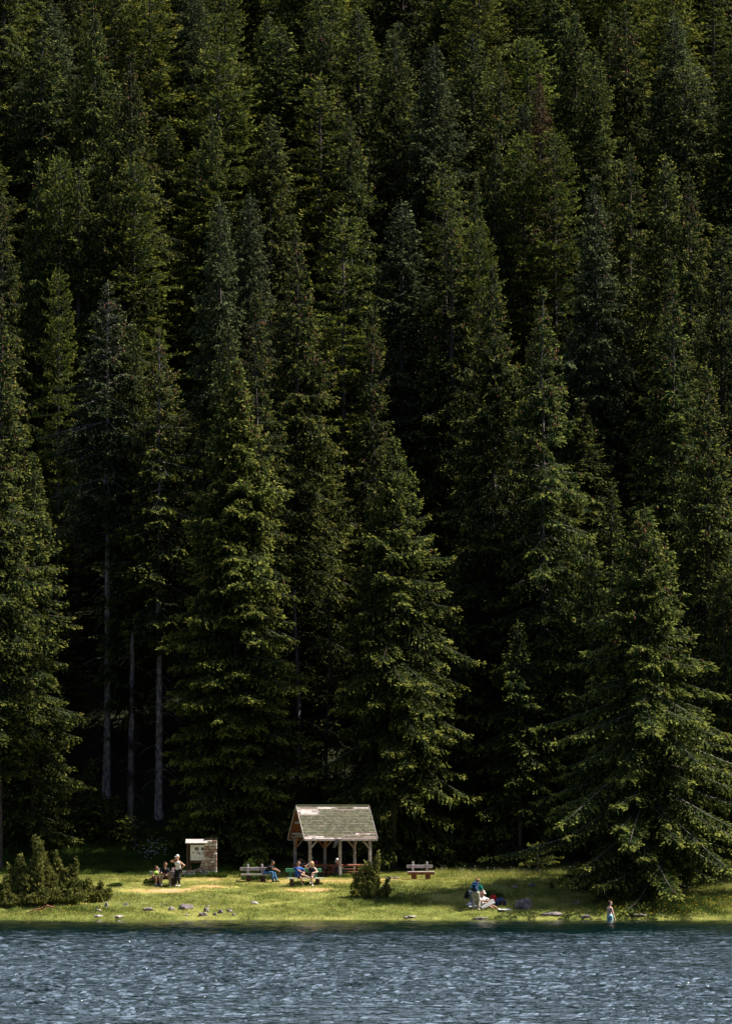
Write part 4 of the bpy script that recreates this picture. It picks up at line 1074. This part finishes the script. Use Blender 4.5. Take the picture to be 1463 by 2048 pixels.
tb = empty('picnic_table', (gx0 - .02, gy0 - .05, gzz), R(17)); tag(tb, 'long reddish log table under the shelter roof', 'table')
for k, (y, z) in enumerate(((-.22, .66), (0, .67), (.22, .66))):
    q = MB(); q.beam((-2.2, y, z), (2.15, y, z), .20, .12, bev=.03); q.build('top_plank', WOOD_RED, tb)
for x in (-1.35, -.05, 1.5):
    for y in (-.2, .2):
        q = MB(); q.tube([(x, y, -.1), (x + .02, y, .61)], [.10, .09], 9); q.build('leg', WOOD_RED, tb)
for k, y in enumerate((-.85, .80)):
    c = Vector((gx0, gy0, 0)) + Matrix.Rotation(R(17), 3, 'Z') @ Vector((.25 if k == 0 else 0, y, 0))
    z0 = gz(c.x, c.y)
    be = empty('log_bench', (c.x, c.y, z0), R(17)); tag(be, ('plank bench in front of the log table in the shelter', 'plank bench behind the log table in the shelter')[k], 'bench')
    hh = .30 if k == 0 else .40
    q = MB(); q.beam((-1.45, 0, hh), (1.75, 0, hh), .26, .055, bev=.01); q.build('seat', WOOD_RED, be)
    for x in (-1.2, -.1, 1.4):
        q = MB(); q.tube([(x, 0, -.1), (x, 0, hh - .03)], .09, 8); q.build('leg', WOOD_DARK, be)

# ---------------------------------------------------------------- benches
def bench(px, py, rz, label, kind='grey', L=1.45):
    X, Y, Z = on_ground(px, py)
    b = empty('park_bench', (X, Y, Z), rz); tag(b, label, 'bench', 'benches on the meadow')
    if kind == 'green':
        q = MB(); q.beam((-1.0, .32, .86), (1.0, .32, .86), .07, .21, bev=.03); q.build('backrest', PAINT_GREEN, b)
        for x in (-.72, .72):
            q = MB(); q.beam((x, .26, .25), (x, .41, .80), .10, .06, bev=.01); q.build('back_post', PAINT_GREEN, b)
            q = MB(); q.box((x, 0, .17), (.14, .42, .44), bev=.02); q.build('leg', WOOD_DARK, b)
        for y in (-.13, .09):
            q = MB(); q.beam((-1.0, y, .43), (1.0, y, .43), .21, .05, bev=.008); q.build('seat_plank', PAINT_WHITE, b)
        return b
    sm, bm = (WOOD, WOOD) if kind == 'grey' else (WOOD_DARK, WOOD) if kind == 'dark' else (WOOD_RED, WOOD)
    q = MB(); q.beam((-L / 2, .27, .70), (L / 2, .27, .70), .06, .17, bev=.015); q.build('backrest', bm, b)
    for x in (-.36, .42):
        q = MB(); q.beam((x, .22, .0), (x, .36, .96), .12, .08, bev=.02); q.build('back_post', bm, b)
        q = MB(); q.box((x, 0, .13), (.26, .30, .40), bev=.03); q.build('leg', WOOD_DARK if kind != 'red' else WOOD_RED, b)
    q = MB(); q.beam((-L / 2, -.02, .38), (L / 2 + .04, -.02, .38), .42, .10, bev=.02); q.build('seat', BOARDS if kind == 'red' else WOOD if kind == 'grey' else WOOD_DARK, b)
    if kind == 'red':
        q = MB(); q.beam((-L / 2 + .01, -.24, .32), (L / 2 + .03, -.24, .32), .03, .15, bev=.01); q.build('apron', WOOD_RED, b)
    return b
bench(510, 1764, R(8), 'grey plank bench left of the shelter, weeds under it', 'grey', 1.6)
bench(840, 1759, R(8), 'weathered bench with a reddish seat edge, alone right of the shelter', 'red')
bench(330, 1772, R(4), 'dark bench left of the notice board, used by the girl and the man', 'dark', 1.7)
bench(609, 1773, R(14), 'bench with green backrest and white seat in front of the shelter', 'green')

# ---------------------------------------------------------------- people
def surface_nets(Fv, x0, h):
    """Fv (nx,ny,nz) signed distances -> verts, quads"""
    s = Fv < 0
    nx, ny, nz = Fv.shape
    acc = np.zeros((nx - 1, ny - 1, nz - 1, 3)); cnt = np.zeros((nx - 1, ny - 1, nz - 1))
    def sl(ax, i, n):  # corner slices
        return [slice(i, n - 1 + i)]
    for ax in range(3):
        o = [0, 1, 2]; o.remove(ax)
        for a in (0, 1):
            for b in (0, 1):
                st = [0, 0, 0]; st[o[0]] = a; st[o[1]] = b
                en = list(st); en[ax] = 1
                A = Fv[st[0]:nx - 1 + st[0], st[1]:ny - 1 + st[1], st[2]:nz - 1 + st[2]]
                B = Fv[en[0]:nx - 1 + en[0], en[1]:ny - 1 + en[1], en[2]:nz - 1 + en[2]]
                m = (A < 0) != (B < 0)
                t = np.where(m, A / np.where(m, A - B, 1), 0)
                for c in range(3):
                    acc[..., c] += np.where(m, st[c] + (t if c == ax else 0), 0)
                cnt += m
    act = cnt > 0
    vid = -np.ones(act.shape, int); vid[act] = np.arange(act.sum())
    idx = np.argwhere(act)
    V = (idx + acc[act] / cnt[act][:, None]) * h + x0
    Q = []
    for ax in range(3):
        o = [(ax + 1) % 3, (ax + 2) % 3]
        m = np.diff(s.astype(np.int8), axis=ax)
        e = np.argwhere(m != 0)
        sg = m[tuple(e.T)]
        ok = np.all([(e[:, k] >= 1) & (e[:, k] < Fv.shape[k] - 1) for k in o], axis=0)
        e = e[ok]; sg = sg[ok]
        def g(da, db):
            i = e.copy(); i[:, o[0]] -= da; i[:, o[1]] -= db
            return vid[tuple(i.T)]
        q = np.stack([g(1, 1), g(0, 1), g(0, 0), g(1, 0)], 1)
        q[sg > 0] = q[sg > 0][:, ::-1]
        Q.append(q)
    Q = np.vstack(Q)
    return V, Q[:, ::-1]
def sdf_mesh(name, caps, h=.02, k=.03, cut=None, grow=0.0):
    """caps: (p, q, rp, rq) tapered capsules joined smoothly; cut(X,Y,Z) > 0 removes"""
    pts = np.array([c[i] for c in caps for i in (0, 1)]); rm = max(max(c[2], c[3]) for c in caps) + .04 + grow
    lo = pts.min(0) - rm; hi = pts.max(0) + rm
    n = np.ceil((hi - lo) / h).astype(int) + 1
    X, Y, Z = np.meshgrid(*[lo[i] + h * np.arange(n[i]) for i in range(3)], indexing='ij')
    P = np.stack([X, Y, Z], -1)
    tot = None
    for p, q_, r1, r2 in caps:
        p = np.array(p); q_ = np.array(q_); d = q_ - p; L2 = max((d ** 2).sum(), 1e-9)
        t = np.clip(((P - p) @ d) / L2, 0, 1)
        f = np.linalg.norm(P - p - t[..., None] * d, axis=-1) - (r1 + (r2 - r1) * t) - grow
        if tot is None: tot = f
        else:
            hh = np.clip(.5 + .5 * (tot - f) / k, 0, 1)
            tot = tot * (1 - hh) + f * hh - k * hh * (1 - hh)
    if cut is not None: tot = np.maximum(tot, cut(X, Y, Z))
    return surface_nets(tot, lo, h)
def ik(a, b, l1, l2, hint):
    a, b, hint = Vector(a), Vector(b), Vector(hint)
    d = b - a; L = min(d.length, (l1 + l2) * .999); dn = d.normalized(); b = a + dn * L
    x = (l1 * l1 - l2 * l2 + L * L) / (2 * L); y = math.sqrt(max(l1 * l1 - x * x, 0))
    hp = hint - dn * hint.dot(dn)
    if hp.length < 1e-4: hp = Vector((0, -1, 0)) - dn * Vector((0, -1, 0)).dot(dn)
    return a + dn * x + hp.normalized() * y, b
def person(loc, rz, label, pelvis=(0, 0, .93), neck=(0, 0, .50), head=(0, -.02), look=0, feet=((-.11, 0), (.11, 0)), feet_z=(0, 0), knees=((0, -1, .2), (0, -1, .2)),
           hands=((-.3, 0, .85), (.3, 0, .85)), elbows=((-.5, .6, -.5), (.5, .6, -.5)), scale=1.0, skin=None, shirt=None, sleeve='short', pants=None, plen=1.0, shoes=None,
           hair=None, hair_len=0, hat=None, hips=0.0, name='person', female=False, curl=1.0, visor=None):
    """local frame: the person faces -Y, a side is -X, b side is +X"""
    skin = skin or SKIN
    pv = Vector(pelvis); nk = pv + Vector(neck)
    mid = pv.lerp(nk, .45) + Vector((0, .015, 0)); chest = pv.lerp(nk, .74)
    up = (nk - pv).normalized()
    side = Vector((1, 0, 0))
    rotn = Matrix.Rotation(hips, 3, 'Z'); side = rotn @ side
    sw = .165 if female else .19; hw = .10
    fwd = Matrix.Rotation(look, 3, 'Z') @ Vector((0, -1, 0))
    fwd = (fwd + Vector((0, 0, head[1]))).normalized()
    hd = nk + (up * .10 + Vector((head[0], 0, .10)) + fwd * .03)
    caps = [(pv - side * .07, pv + side * .07, .115, .115), (pv, mid, .125, .108), (mid, chest, .108, .125), (chest - side * .07, chest + side * .07, .115, .115),
            (nk - side * sw * .75 - up * .05, nk + side * sw * .75 - up * .05, .062, .062), (nk - up * .04, hd - fwd * .01, .058, .055),
            (hd + Vector((0, 0, .03)) - fwd * .015, hd + Vector((0, 0, .035)) + fwd * .012, .088, .086), (hd - Vector((0, 0, .04)) + fwd * .03, hd - Vector((0, 0, .055)) + fwd * .045, .055, .038),
            (hd + fwd * .085, hd + fwd * .105 - Vector((0, 0, .015)), .012, .016)]
    hs = fwd.cross(Vector((0, 0, 1))).normalized()
    for s_ in (-1, 1): caps.append((hd + hs * s_ * .088, hd + hs * s_ * .092 - Vector((0, 0, .02)), .016, .012))
    arms, legs, fing, shoe = [], [], [], []
    for i, s_ in enumerate((-1, 1)):
        S = nk + side * s_ * sw - up * .07
        E, Wp = ik(S, hands[i], .285, .25, elbows[i])
        caps += [(S, E, .052, .040), (E, Wp, .040, .026)]
        arms.append((S, E, Wp))
        d = (Wp - E).normalized()
        palm = Wp + d * .075
        caps.append((Wp, palm, .027, .030))
        inw = (Vector((0, 0, -1)) * .6 - side * s_ * .5 + Vector((0, -.3, 0))); inw = (inw - d * inw.dot(d)).normalized()
        ac = d.cross(inw).normalized()
        for k in range(4):
            b0 = palm + ac * (k - 1.5) * .018
            ln = (.070, .078, .073, .058)[k]
            b1 = b0 + (d + inw * .25 * curl) * ln * .5; b2 = b1 + (d * .7 + inw * .8 * curl) * ln * .35; b3 = b2 + (d * .2 + inw * 1.0 * curl) * ln * .3
            fing.append(([palm, b0, b1, b2, b3], [.010, .0095, .009, .008, .006]))
        t0 = Wp + d * .025 + ac * -.025
        fing.append(([Wp + d * .02, t0, t0 + (d * .6 - ac * .7 + inw * .3) * .035, t0 + (d * .9 - ac * .8 + inw * .6) * .06], [.012, .012, .010, .008]))
        Hp = pv + side * s_ * hw - up * .02
        ft = Vector((feet[i][0], feet[i][1], .075 + feet_z[i]))
        K_, An = ik(Hp, ft, .43, .42, knees[i])
        legs.append((Hp, K_, An))
        caps += [(Hp, K_, .082, .056), (K_, An, .054, .036)]
        fd = Vector((K_.x - Hp.x, K_.y - Hp.y, 0)) * .35 + Vector((0, -1, 0)) if (K_ - Hp).length > 0 else Vector((0, -1, 0))
        fd = Vector((fd.x, fd.y, 0)).normalized()
        toe = An + fd * .15 - Vector((0, 0, .045))
        caps.append((An - Vector((0, 0, .04)) - fd * .03, toe, .036, .026))
        shoe.append((An - Vector((0, 0, .042)) - fd * .04, toe + fd * .015, .042, .034, An))
    root = empty(name, loc, rz); root.scale = (scale,) * 3
    tag(root, label, 'person')
    V, Q = sdf_mesh('body', caps, .019, .028)
    m = MB()
    for p_, r_2 in fing: m.tube(p_, r_2, 5)
    me = bpy.data.meshes.new('body')
    n = len(V)
    me.from_pydata([tuple(v) for v in V] + m.v, [], [tuple(q) for q in Q.tolist()] + [tuple(i + n for i in f) for f in m.f]); me.update()
    me.polygons.foreach_set('use_smooth', np.ones(len(me.polygons), bool))
    link('body', me, skin, root)
    def garment(nm, cp, m_, k=.03, cut=None, h=.02):
        V, Q = sdf_mesh(nm, cp, h, k, cut)
        return link(nm, np_mesh(nm, V, Q, smooth=True), m_, root)
    if shirt:
        g = .017
        cp = [(pv + up * .07, mid, .125 + g, .115 + g), (mid, chest, .110 + g, .128 + g), (chest - side * .07, chest + side * .07, .115 + g, .115 + g), (pv + up * .06 - side * .05, pv + up * .06 + side * .05, .115 + g, .115 + g)]
        if sleeve != 'none': cp.append((nk - side * sw * .75 - up * .06, nk + side * sw * .75 - up * .06, .064 + g, .064 + g))
        else: cp.append((nk - side * sw * .45 - up * .07, nk + side * sw * .45 - up * .07, .055 + g, .055 + g))
        for S, E, Wp in arms:
            if sleeve == 'short': cp.append((S, S.lerp(E, .62), .056 + g, .052 + g))
            if sleeve == 'long': cp += [(S, E, .056 + g, .046 + g), (E, E.lerp(Wp, .9), .046 + g, .034 + g)]
        nc = np.array(nk + up * .035 + fwd * .04)
        garment('shirt', cp, shirt, .03, lambda X, Y, Z: np.maximum(.062 - np.sqrt((X - nc[0]) ** 2 + (Y - nc[1]) ** 2 + (Z - nc[2]) ** 2), -1))
    if pants:
        g = .016
        cp = [(pv - side * .07, pv + side * .07, .115 + g, .115 + g), (pv, pv + up * .08, .12 + g, .115 + g)]
        for Hp, K_, An in legs:
            if plen <= .5: cp.append((Hp, Hp.lerp(K_, plen * 2), .086 + g, .075 + g))
            else: cp += [(Hp, K_, .086 + g, .064 + g), (K_, K_.lerp(An, min((plen - .5) * 2, .93)), .064 + g, .052 + g)]
        garment('trousers' if plen > .5 else 'shorts', cp, pants)
    if shoes:
        for a, b, r1, r2, An in shoe: garment('shoe', [(a, b, r1, r2), (a, An - Vector((0, 0, .01)), .04, .038)], shoes, .015, None, .016)
    if hair:
        cp = [(hd + Vector((0, 0, .05)) - fwd * .035, hd + Vector((0, 0, .055)) + fwd * .0, .092, .086), (hd + Vector((0, 0, .03)) - fwd * .04, hd - Vector((0, 0, .03)) - fwd * .045, .085, .062)]
        if hair_len:
            b0 = hd - fwd * .06; b1 = nk - fwd * .13 - up * (hair_len - .1)
            cp.append((b0, b1, .075, .045))
            for s_ in (-1, 1): cp.append((hd - fwd * .03 + hs * s_ * .06, nk - fwd * .03 + hs * s_ * .09 - up * (hair_len * .5), .045, .03))
        garment('hair', cp, hair, .03, None, .018)
    if hat:
        ht = garment('hat', [(hd + Vector((0, 0, .075)) - fwd * .02, hd + Vector((0, 0, .08)), .098, .095)], hat, .02, None, .018)
        q = MB()
        if visor == 'brim':
            c = hd + Vector((0, 0, .075)); n_ = 16
            q.add([c + Vector((math.cos(t) * r, math.sin(t) * r, z)) for (r, z) in ((.10, .012), (.165, -.006), (.165, -.012), (.10, .004)) for t in [2 * math.pi * k / n_ for k in range(n_)]],
                  [(a * n_ + k, a * n_ + (k + 1) % n_, (a + 1) % 4 * n_ + (k + 1) % n_, (a + 1) % 4 * n_ + k) for a in range(4) for k in range(n_)])
        else:
            q.beam(hd + Vector((0, 0, .07)) + fwd * .06, hd + Vector((0, 0, .06)) + fwd * .17, .13, .012, bev=.004)
        b_ = q.build('brim', hat, ht)
    EYE = person.eye
    for s_ in (-1, 1):
        q = MB(); q.tube([hd + fwd * .088 + hs * s_ * .032 + Vector((0, 0, .018)), hd + fwd * .099 + hs * s_ * .032 + Vector((0, 0, .018))], .011, 6); q.build('eye', EYE, root)
    q = MB(); q.beam(hd + fwd * .088 - Vector((0, 0, .052)) - hs * .02, hd + fwd * .088 - Vector((0, 0, .052)) + hs * .02, .01, .008); q.build('mouth', person.lip, root)
    return root, dict(nk=nk, hd=hd, pv=pv, chest=chest, up=up, side=side, arms=arms, legs=legs, fwd=fwd)
person.eye = plain('dark_eye', (.03, .02, .02), .3); person.lip = plain('lips', (.35, .12, .1), .5)
HAIR_BR = plain('brown_hair', (.10, .05, .03)); HAIR_DK = plain('dark_hair', (.025, .02, .02)); HAIR_BL = plain('blond_hair', (.65, .42, .20)); HAIR_GR = plain('grey_hair', (.36, .34, .33))
C = {}
def cloth(n, rgb): C[n] = plain(n + '_cloth', rgb, .9, .85); return C[n]
cloth('neon', (.42, .75, .12)); cloth('black', (.016, .017, .024)); cloth('white', (.80, .80, .82)); cloth('khaki', (.26, .20, .15)); cloth('blue', (.035, .095, .36)); cloth('navy', (.03, .05, .13))
cloth('jeans', (.07, .17, .38)); cloth('grey', (.38, .37, .42)); cloth('teal', (.0, .26, .19)); cloth('beige', (.52, .44, .38)); cloth('paleblue', (.36, .62, .68)); cloth('slate', (.30, .32, .42)); cloth('shoe_blue', (.18, .30, .75)); cloth('lightgrey', (.50, .52, .55)); cloth('red', (.60, .03, .03)); cloth('pink', (.75, .05, .22)); cloth('straw', (.62, .36, .20))

def spot(px, py): X, Y, Z = on_ground(px, py); return (X, Y, Z)
# girl and man on the dark bench
bX, bY, bZ = spot(330, 1772)
def rel(px): return (px - W / 2) * (bY - CAM_Y) / F
person((rel(311), bY, bZ), R(28), 'seated girl in a neon green top with long brown hair and blue shoes', pelvis=(0, .02, .53), neck=(.0, -.10, .40), head=(.02, -.1), look=R(45), feet=((-.10, -.42), (.16, -.42)),
       feet_z=(.0, .0), hands=((-.05, -.36, .62), (.05, -.38, .62)), scale=.86, skin=SKIN, shirt=C['neon'], sleeve='none', pants=C['black'], plen=.28, shoes=C['shoe_blue'], hair=HAIR_BR, hair_len=.42, female=True)
person((rel(329.5), bY, bZ), R(12), 'seated man in a black t-shirt and khaki trousers beside the girl', pelvis=(0, .02, .52), neck=(.0, -.17, .44), head=(.02, -.35), look=R(25), feet=((-.24, -.44), (.26, -.44)),
       knees=((-.25, -1, .4), (.3, -1, .4)), hands=((-.03, -.47, .62), (.05, -.47, .60)), elbows=((-1, .2, -.4), (1, .2, -.4)), shirt=C['black'], pants=C['khaki'], shoes=C['lightgrey'], hair=HAIR_BR, skin=SKIN_TAN)
pX, pY, pZ = spot(356, 1773.5)
person((pX, pY, pZ), R(-35), 'standing woman in white top, black trousers and white cap, hand at her face', pelvis=(0, 0, .90), neck=(-.01, -.01, .50), head=(-.01, -.15), look=R(-15), feet=((-.09, -.04), (.10, .03)),
       hands=((-.08, -.17, 1.50), (.19, .03, .99)), elbows=((-1, -.5, -.5), (1, .5, 0)), scale=.98, shirt=C['white'], sleeve='none', pants=C['black'], plen=.84, shoes=C['white'], hair=HAIR_BL, hat=C['white'], female=True, skin=SKIN)
# man in jeans at the end of the left grey bench
lX, lY, lZ = spot(510, 1764)
person((( 537 - W / 2) * (lY - CAM_Y) / F, lY + .02, lZ), R(62), 'seated man in black t-shirt and blue jeans on the left grey bench', pelvis=(0, .12, .50), neck=(0, -.30, .36), head=(0, -.5), look=0, feet=((-.12, -.36), (.16, -.42)),
       hands=((-.08, -.62, .62), (.06, -.62, .60)), elbows=((-1, 0, -.5), (1, 0, -.5)), shirt=C['black'], pants=C['jeans'], shoes=C['black'], hair=HAIR_DK, skin=SKIN_TAN)
# couple on the green bench
gX, gY, gZ = spot(609, 1773)
def relg(px): return (px - W / 2) * (gY - CAM_Y) / F
r1_, J = person((relg(597), gY, gZ), R(22), 'seated man in a blue polo shirt with crossed legs on the green and white bench', pelvis=(0, .02, .56), neck=(-.02, .03, .48), head=(.02, -.1), look=R(35), feet=((.10, -.40), (.42, -.50)), feet_z=(0, .42),
       knees=((-.1, -1, .5), (-.6, -1, .4)), hands=((.22, -.36, .70), (.20, -.28, .74)), elbows=((-1, -.2, -.6), (1, 0, -.5)), shirt=C['blue'], pants=C['navy'], plen=.40, shoes=C['beige'], hair=HAIR_BR, skin=SKIN)
q = MB(); q.tube([J['nk'] + Vector((-.17, -.09, -.02)), J['nk'] + Vector((-.03, -.165, -.16)), J['nk'] + Vector((.13, -.15, -.40)), J['nk'] + Vector((.16, -.02, -.46))], .02, 6)
q.build('shoulder_strap', C['black'], r1_)
person((relg(623), gY + .06, gZ), R(-6), 'blonde woman in a black tank top on the green bench, hand on her head', pelvis=(0, .02, .55), neck=(.03, -.02, .47), head=(-.01, -.15), look=R(-20), feet=((-.02, -.40), (.10, -.36)), feet_z=(.14, 0),
       knees=((.7, -1, .5), (-.1, -1, .4)), hands=((-.12, -.14, 1.22), (.16, -.34, .74)), elbows=((-1, -.4, -.5), (1, 0, -.4)), shirt=C['black'], sleeve='none', pants=C['black'], plen=.30, shoes=C['white'], hair=HAIR_BL, hair_len=.22, female=True, skin=SKIN_PALE)
# three people at the shelter's table
def shp(px, dy): 
    c = Matrix.Rotation(R(17), 3, 'Z') @ Vector((0, dy, 0)); y = gy0 + c.y
    return ((px - W / 2) * (y - CAM_Y) / F, y, gzz + .0)
person(shp(600, .55), R(20), 'dark haired man in light shirt at the shelter table, hand at his cheek', pelvis=(0, .20, .42), neck=(0, -.22, .36), head=(0, -.25), look=R(15), feet=((-.12, -.10), (.12, -.10)),
       hands=((-.16, -.46, .76), (.10, -.30, .92)), elbows=((-1, 0, -.5), (1, -.3, -.6)), shirt=C['lightgrey'], pants=C['navy'], shoes=C['black'], hair=HAIR_DK, skin=SKIN_TAN)
person(shp(626, .62), R(205), 'grey haired man in a grey shirt with his back turned, at the shelter table', pelvis=(0, .0, .42), neck=(0, -.12, .40), head=(0, -.2), look=R(10), feet=((-.12, -.4), (.12, -.4)),
       hands=((-.2, -.42, .66), (.2, -.42, .66)), shirt=C['grey'], pants=C['navy'], shoes=C['black'], hair=HAIR_GR, skin=SKIN)
q = MB(); c_ = shp(632, .42); q.tube([(c_[0] - .12, c_[1], c_[2] + .80), (c_[0], c_[1], c_[2] + .86), (c_[0] + .12, c_[1], c_[2] + .78)], [.05, .09, .06], 10)
o = q.build('pink_bundle', C['pink'], None, True); tag(o, 'bright pink cloth beside the grey haired man at the shelter table', 'cloth')
person(shp(683, .55), R(-62), 'bent over person in white shirt and blue jeans at the shelter table', pelvis=(0, .10, .36), neck=(0, -.30, .36), head=(0, -.7), look=0, feet=((-.12, -.45), (.14, -.52)),
       hands=((-.16, -.52, .42), (.16, -.50, .45)), elbows=((-1, 0, -.5), (1, 0, -.5)), shirt=C['white'], pants=C['jeans'], shoes=C['black'], hair=HAIR_GR, hat=C['white'], skin=SKIN)
# the picnic group near the water
aX, aY, aZ = spot(951, 1821)
pr, J = person((aX, aY, aZ), R(160), 'standing person in green t-shirt, beige trousers and straw hat, wearing a large backpack', pelvis=(0, 0, .90), neck=(0, -.20, .44), head=(.0, -.5), look=R(-30), feet=((-.16, -.02), (.15, .02)),
       hands=((-.22, -.36, .86), (.20, -.34, .98)), elbows=((-1, .5, -.4), (1, .5, -.3)), shirt=C['teal'], pants=C['beige'], plen=.86, shoes=C['beige'], hair=HAIR_DK, hat=C['straw'], visor='brim', skin=SKIN)
bk = empty('hiking_backpack', (aX, aY, aZ), R(160)); tag(bk, 'large black and blue backpack carried by the person in the green t-shirt', 'backpack')
M_ = Matrix.Rotation(math.atan2(.20, .44), 3, 'X')
def bp_box(nm, c, s, m): 
    q = MB(); q.box(J['pv'] + M_ @ Vector(c), s, M_, bev=.05); return q.build(nm, m, bk)
bp_box('main_bag', (0, .235, .27), (.32, .20, .52), C['navy']); bp_box('pocket', (0, .345, .18), (.26, .08, .26), C['black'])
BLUEB = plain('bright_blue_trim', (.03, .28, .75))
q = MB()
for a, b in (((-.10, .40, .30), (.12, .40, .34)), ((-.12, .395, .08), (-.10, .395, .22)), ((.12, .395, .12), (.14, .395, .30)), ((-.06, .345, .44), (.10, .345, .46))):
    q.beam(J['pv'] + M_ @ Vector(a), J['pv'] + M_ @ Vector(b), .03, .02, bev=.004)
q.build('trim', BLUEB, bk)
for s_ in (-1, 1):
    q = MB(); q.tube([J['pv'] + M_ @ Vector((s_ * .10, .15, .50)), J['pv'] + M_ @ Vector((s_ * .12, .0, .50)), J['pv'] + M_ @ Vector((s_ * .13, -.135, .36)), J['pv'] + M_ @ Vector((s_ * .13, .10, .10))], .018, 6); q.build('strap', C['black'], bk)
cX, cY, cZ = spot(940, 1818)
person((cX, cY + .1, cZ), R(112), 'person in a navy top and slate trousers bending forward behind the backpacker', pelvis=(0, .02, .84), neck=(0, -.40, .26), head=(0, -.6), look=0, feet=((-.10, 0), (.12, .05)),
       hands=((-.12, -.60, .66), (.14, -.62, .70)), elbows=((-1, 0, -.3), (1, 0, -.3)), shirt=C['navy'], pants=C['slate'], plen=.9, shoes=C['beige'], hair=HAIR_DK, skin=SKIN)
q = MB(); q.box((0, 0, 0), (.26, .20, .42), Matrix.Rotation(R(25), 3, 'Y'), bev=.06); o = q.build('black_bag', C['black'], None, True)
z_ = cZ + .78; o.location = (cX - .16, cY + .05, z_ - .05); tag(o, 'black bag slung at the hip of the bending person', 'bag')
dX, dY, dZ = spot(965, 1817)
person((dX, dY, dZ), R(38), 'person in a white shirt and white cap sitting on the grass with bare legs', pelvis=(-.10, .06, .13), neck=(-.02, -.16, .46), head=(.02, -.35), look=R(10), feet=((.10, -.62), (.38, -.66)),
       feet_z=(-.02, -.02), knees=((-.3, -.2, 1), (.3, -.2, 1)), hands=((-.16, -.52, .40), (.26, -.50, .44)), elbows=((-1, .1, -.5), (1, .1, -.5)), shirt=C['white'], pants=C['white'], plen=.36, shoes=None, hair=HAIR_DK, hat=C['white'], skin=SKIN)
# unfolded map, towels, bags
def sheet(name, corners, label, m, cat, n=8, wav=.02, th=.006, kids=True):
    a, b, c, d = [Vector(p) for p in corners]; vs, fs = [], []
    for i in range(n + 1):
        for j in range(n + 1):
            u, v = i / n, j / n
            p = (a * (1 - u) + b * u) * (1 - v) + (d * (1 - u) + c * u) * v
            p = p + Vector((0, 0, wav * math.sin(u * 9) * math.cos(v * 6 + 1)))
            vs.append(p)
    k = len(vs); vs += [p - Vector((0, -.004, th)) for p in vs]
    for i in range(n):
        for j in range(n):
            q_ = (i * (n + 1) + j, (i + 1) * (n + 1) + j, (i + 1) * (n + 1) + j + 1, i * (n + 1) + j + 1)
            fs.append(q_); fs.append(tuple(x + k for x in q_[::-1]))
    mb = MB(); mb.add(vs, fs); o = mb.build(name, m, None, False); tag(o, label, cat); return o
def pt(px, py, y): return Vector(at(px, py, y))
sheet('unfolded_map', [pt(960, 1815, dY - .50), pt(965, 1818, dY - .55), pt(990, 1806, dY - .5), pt(984, 1798, dY - .40)], 'large white unfolded map held over the legs of the seated person', PAINT_WHITE, 'map', wav=.015)
q = MB(); p_ = pt(981, 1807, dY - .49); q.box(p_ , (.06, .02, .05), bev=.004)
X, Y, Z = spot(1010, 1822)
sheet('white_towel', [(X - .32, Y - .1, Z + .05), (X + .36, Y - .14, Z + .03), (X + .26, Y + .35, Z + .08), (X - .40, Y + .40, Z + .10)], 'white towel laid flat on the grass right of the picnickers', C['white'], 'towel', wav=.012, th=.02)
X, Y, Z = spot(944, 1818)
sheet('white_cloth', [(X - .36, Y - .1, Z + .22), (X + .05, Y - .15, Z + .04), (X + .30, Y + .1, Z + .12), (X - .20, Y + .2, Z + .32)], 'crumpled white cloth on the grass at the feet of the backpacker', C['white'], 'cloth', wav=.05, th=.02)
def soft_bag(px, py, w, h, d, label, m, m2, seed, cat='bag', name='travel_bag', dy=0):
    X, Y, Z = spot(px, py); Y += dy; Z = gz(X, Y)
    o = empty(name, (X, Y, Z), R(seed * 13 % 40 - 20)); tag(o, label, cat)
    V, Q = sdf_mesh('bag_body', [((-w * .28, 0, h * .38), (w * .28, 0, h * .34), min(h, d) * .42, min(h, d) * .36), ((-w * .1, 0, h * .6), (w * .12, 0, h * .62), h * .30, h * .26), ((-w * .34, 0, h * .2), (w * .36, 0, h * .2), h * .2, h * .2)], .02, .05)
    link('bag_body', np_mesh('bag_body', V, Q, smooth=True), m, o)
    q = MB(); q.tube([(-w * .2, -.02, h * .78), (-w * .08, -.03, h * 1.02), (w * .1, -.03, h * 1.02), (w * .2, -.02, h * .76)], .012, 6); q.build('handle', m2, o)
    q = MB(); q.box((w * .05, -d * .38, h * .38), (w * .36, d * .16, h * .34), bev=.03); q.build('front_pocket', m2, o)
    return o
soft_bag(1001, 1815, .66, .50, .38, 'dark blue black bag on the grass left of the big boulder', C['navy'], C['black'], 3, dy=.35)
soft_bag(987, 1812, .30, .48, .24, 'red bag standing behind the map', C['red'], C['red'], 5, dy=.5)
soft_bag(350, 1768, .42, .50, .28, 'dark red and blue backpack on the bench behind the standing woman', plain('dark_red_cloth', (.16, .02, .05)), C['navy'], 2, cat='backpack', name='day_backpack', dy=.25).location.z += .40
q = MB(); X, Y, Z = spot(346, 1771); q.box((0, 0, .17), (.46, .36, .40), bev=.03)
for k in range(3): q.box((0, -.185, .06 + k * .12), (.44, .02, .10), bev=.006)
o = q.build('wooden_crate', WOOD_DARK); o.location = (X, Y + .1, Z); tag(o, 'low reddish brown wooden block at the right end of the dark bench', 'crate')
# the bather
wX = at(1219, 1838, -1.4)[0]
person((wX, -1.4, -.80), R(118), 'bearded man in pale blue swim shorts standing in the lake', pelvis=(0, 0, .95), neck=(0, .01, .51), head=(0, -.25), look=R(-25), feet=((-.12, -.1), (.12, .1)),
       hands=((-.30, -.12, .84), (.30, -.08, .86)), elbows=((-1, .8, -.3), (1, .8, -.3)), pants=C['paleblue'], plen=.30, hair=HAIR_BR, skin=SKIN_PALE)
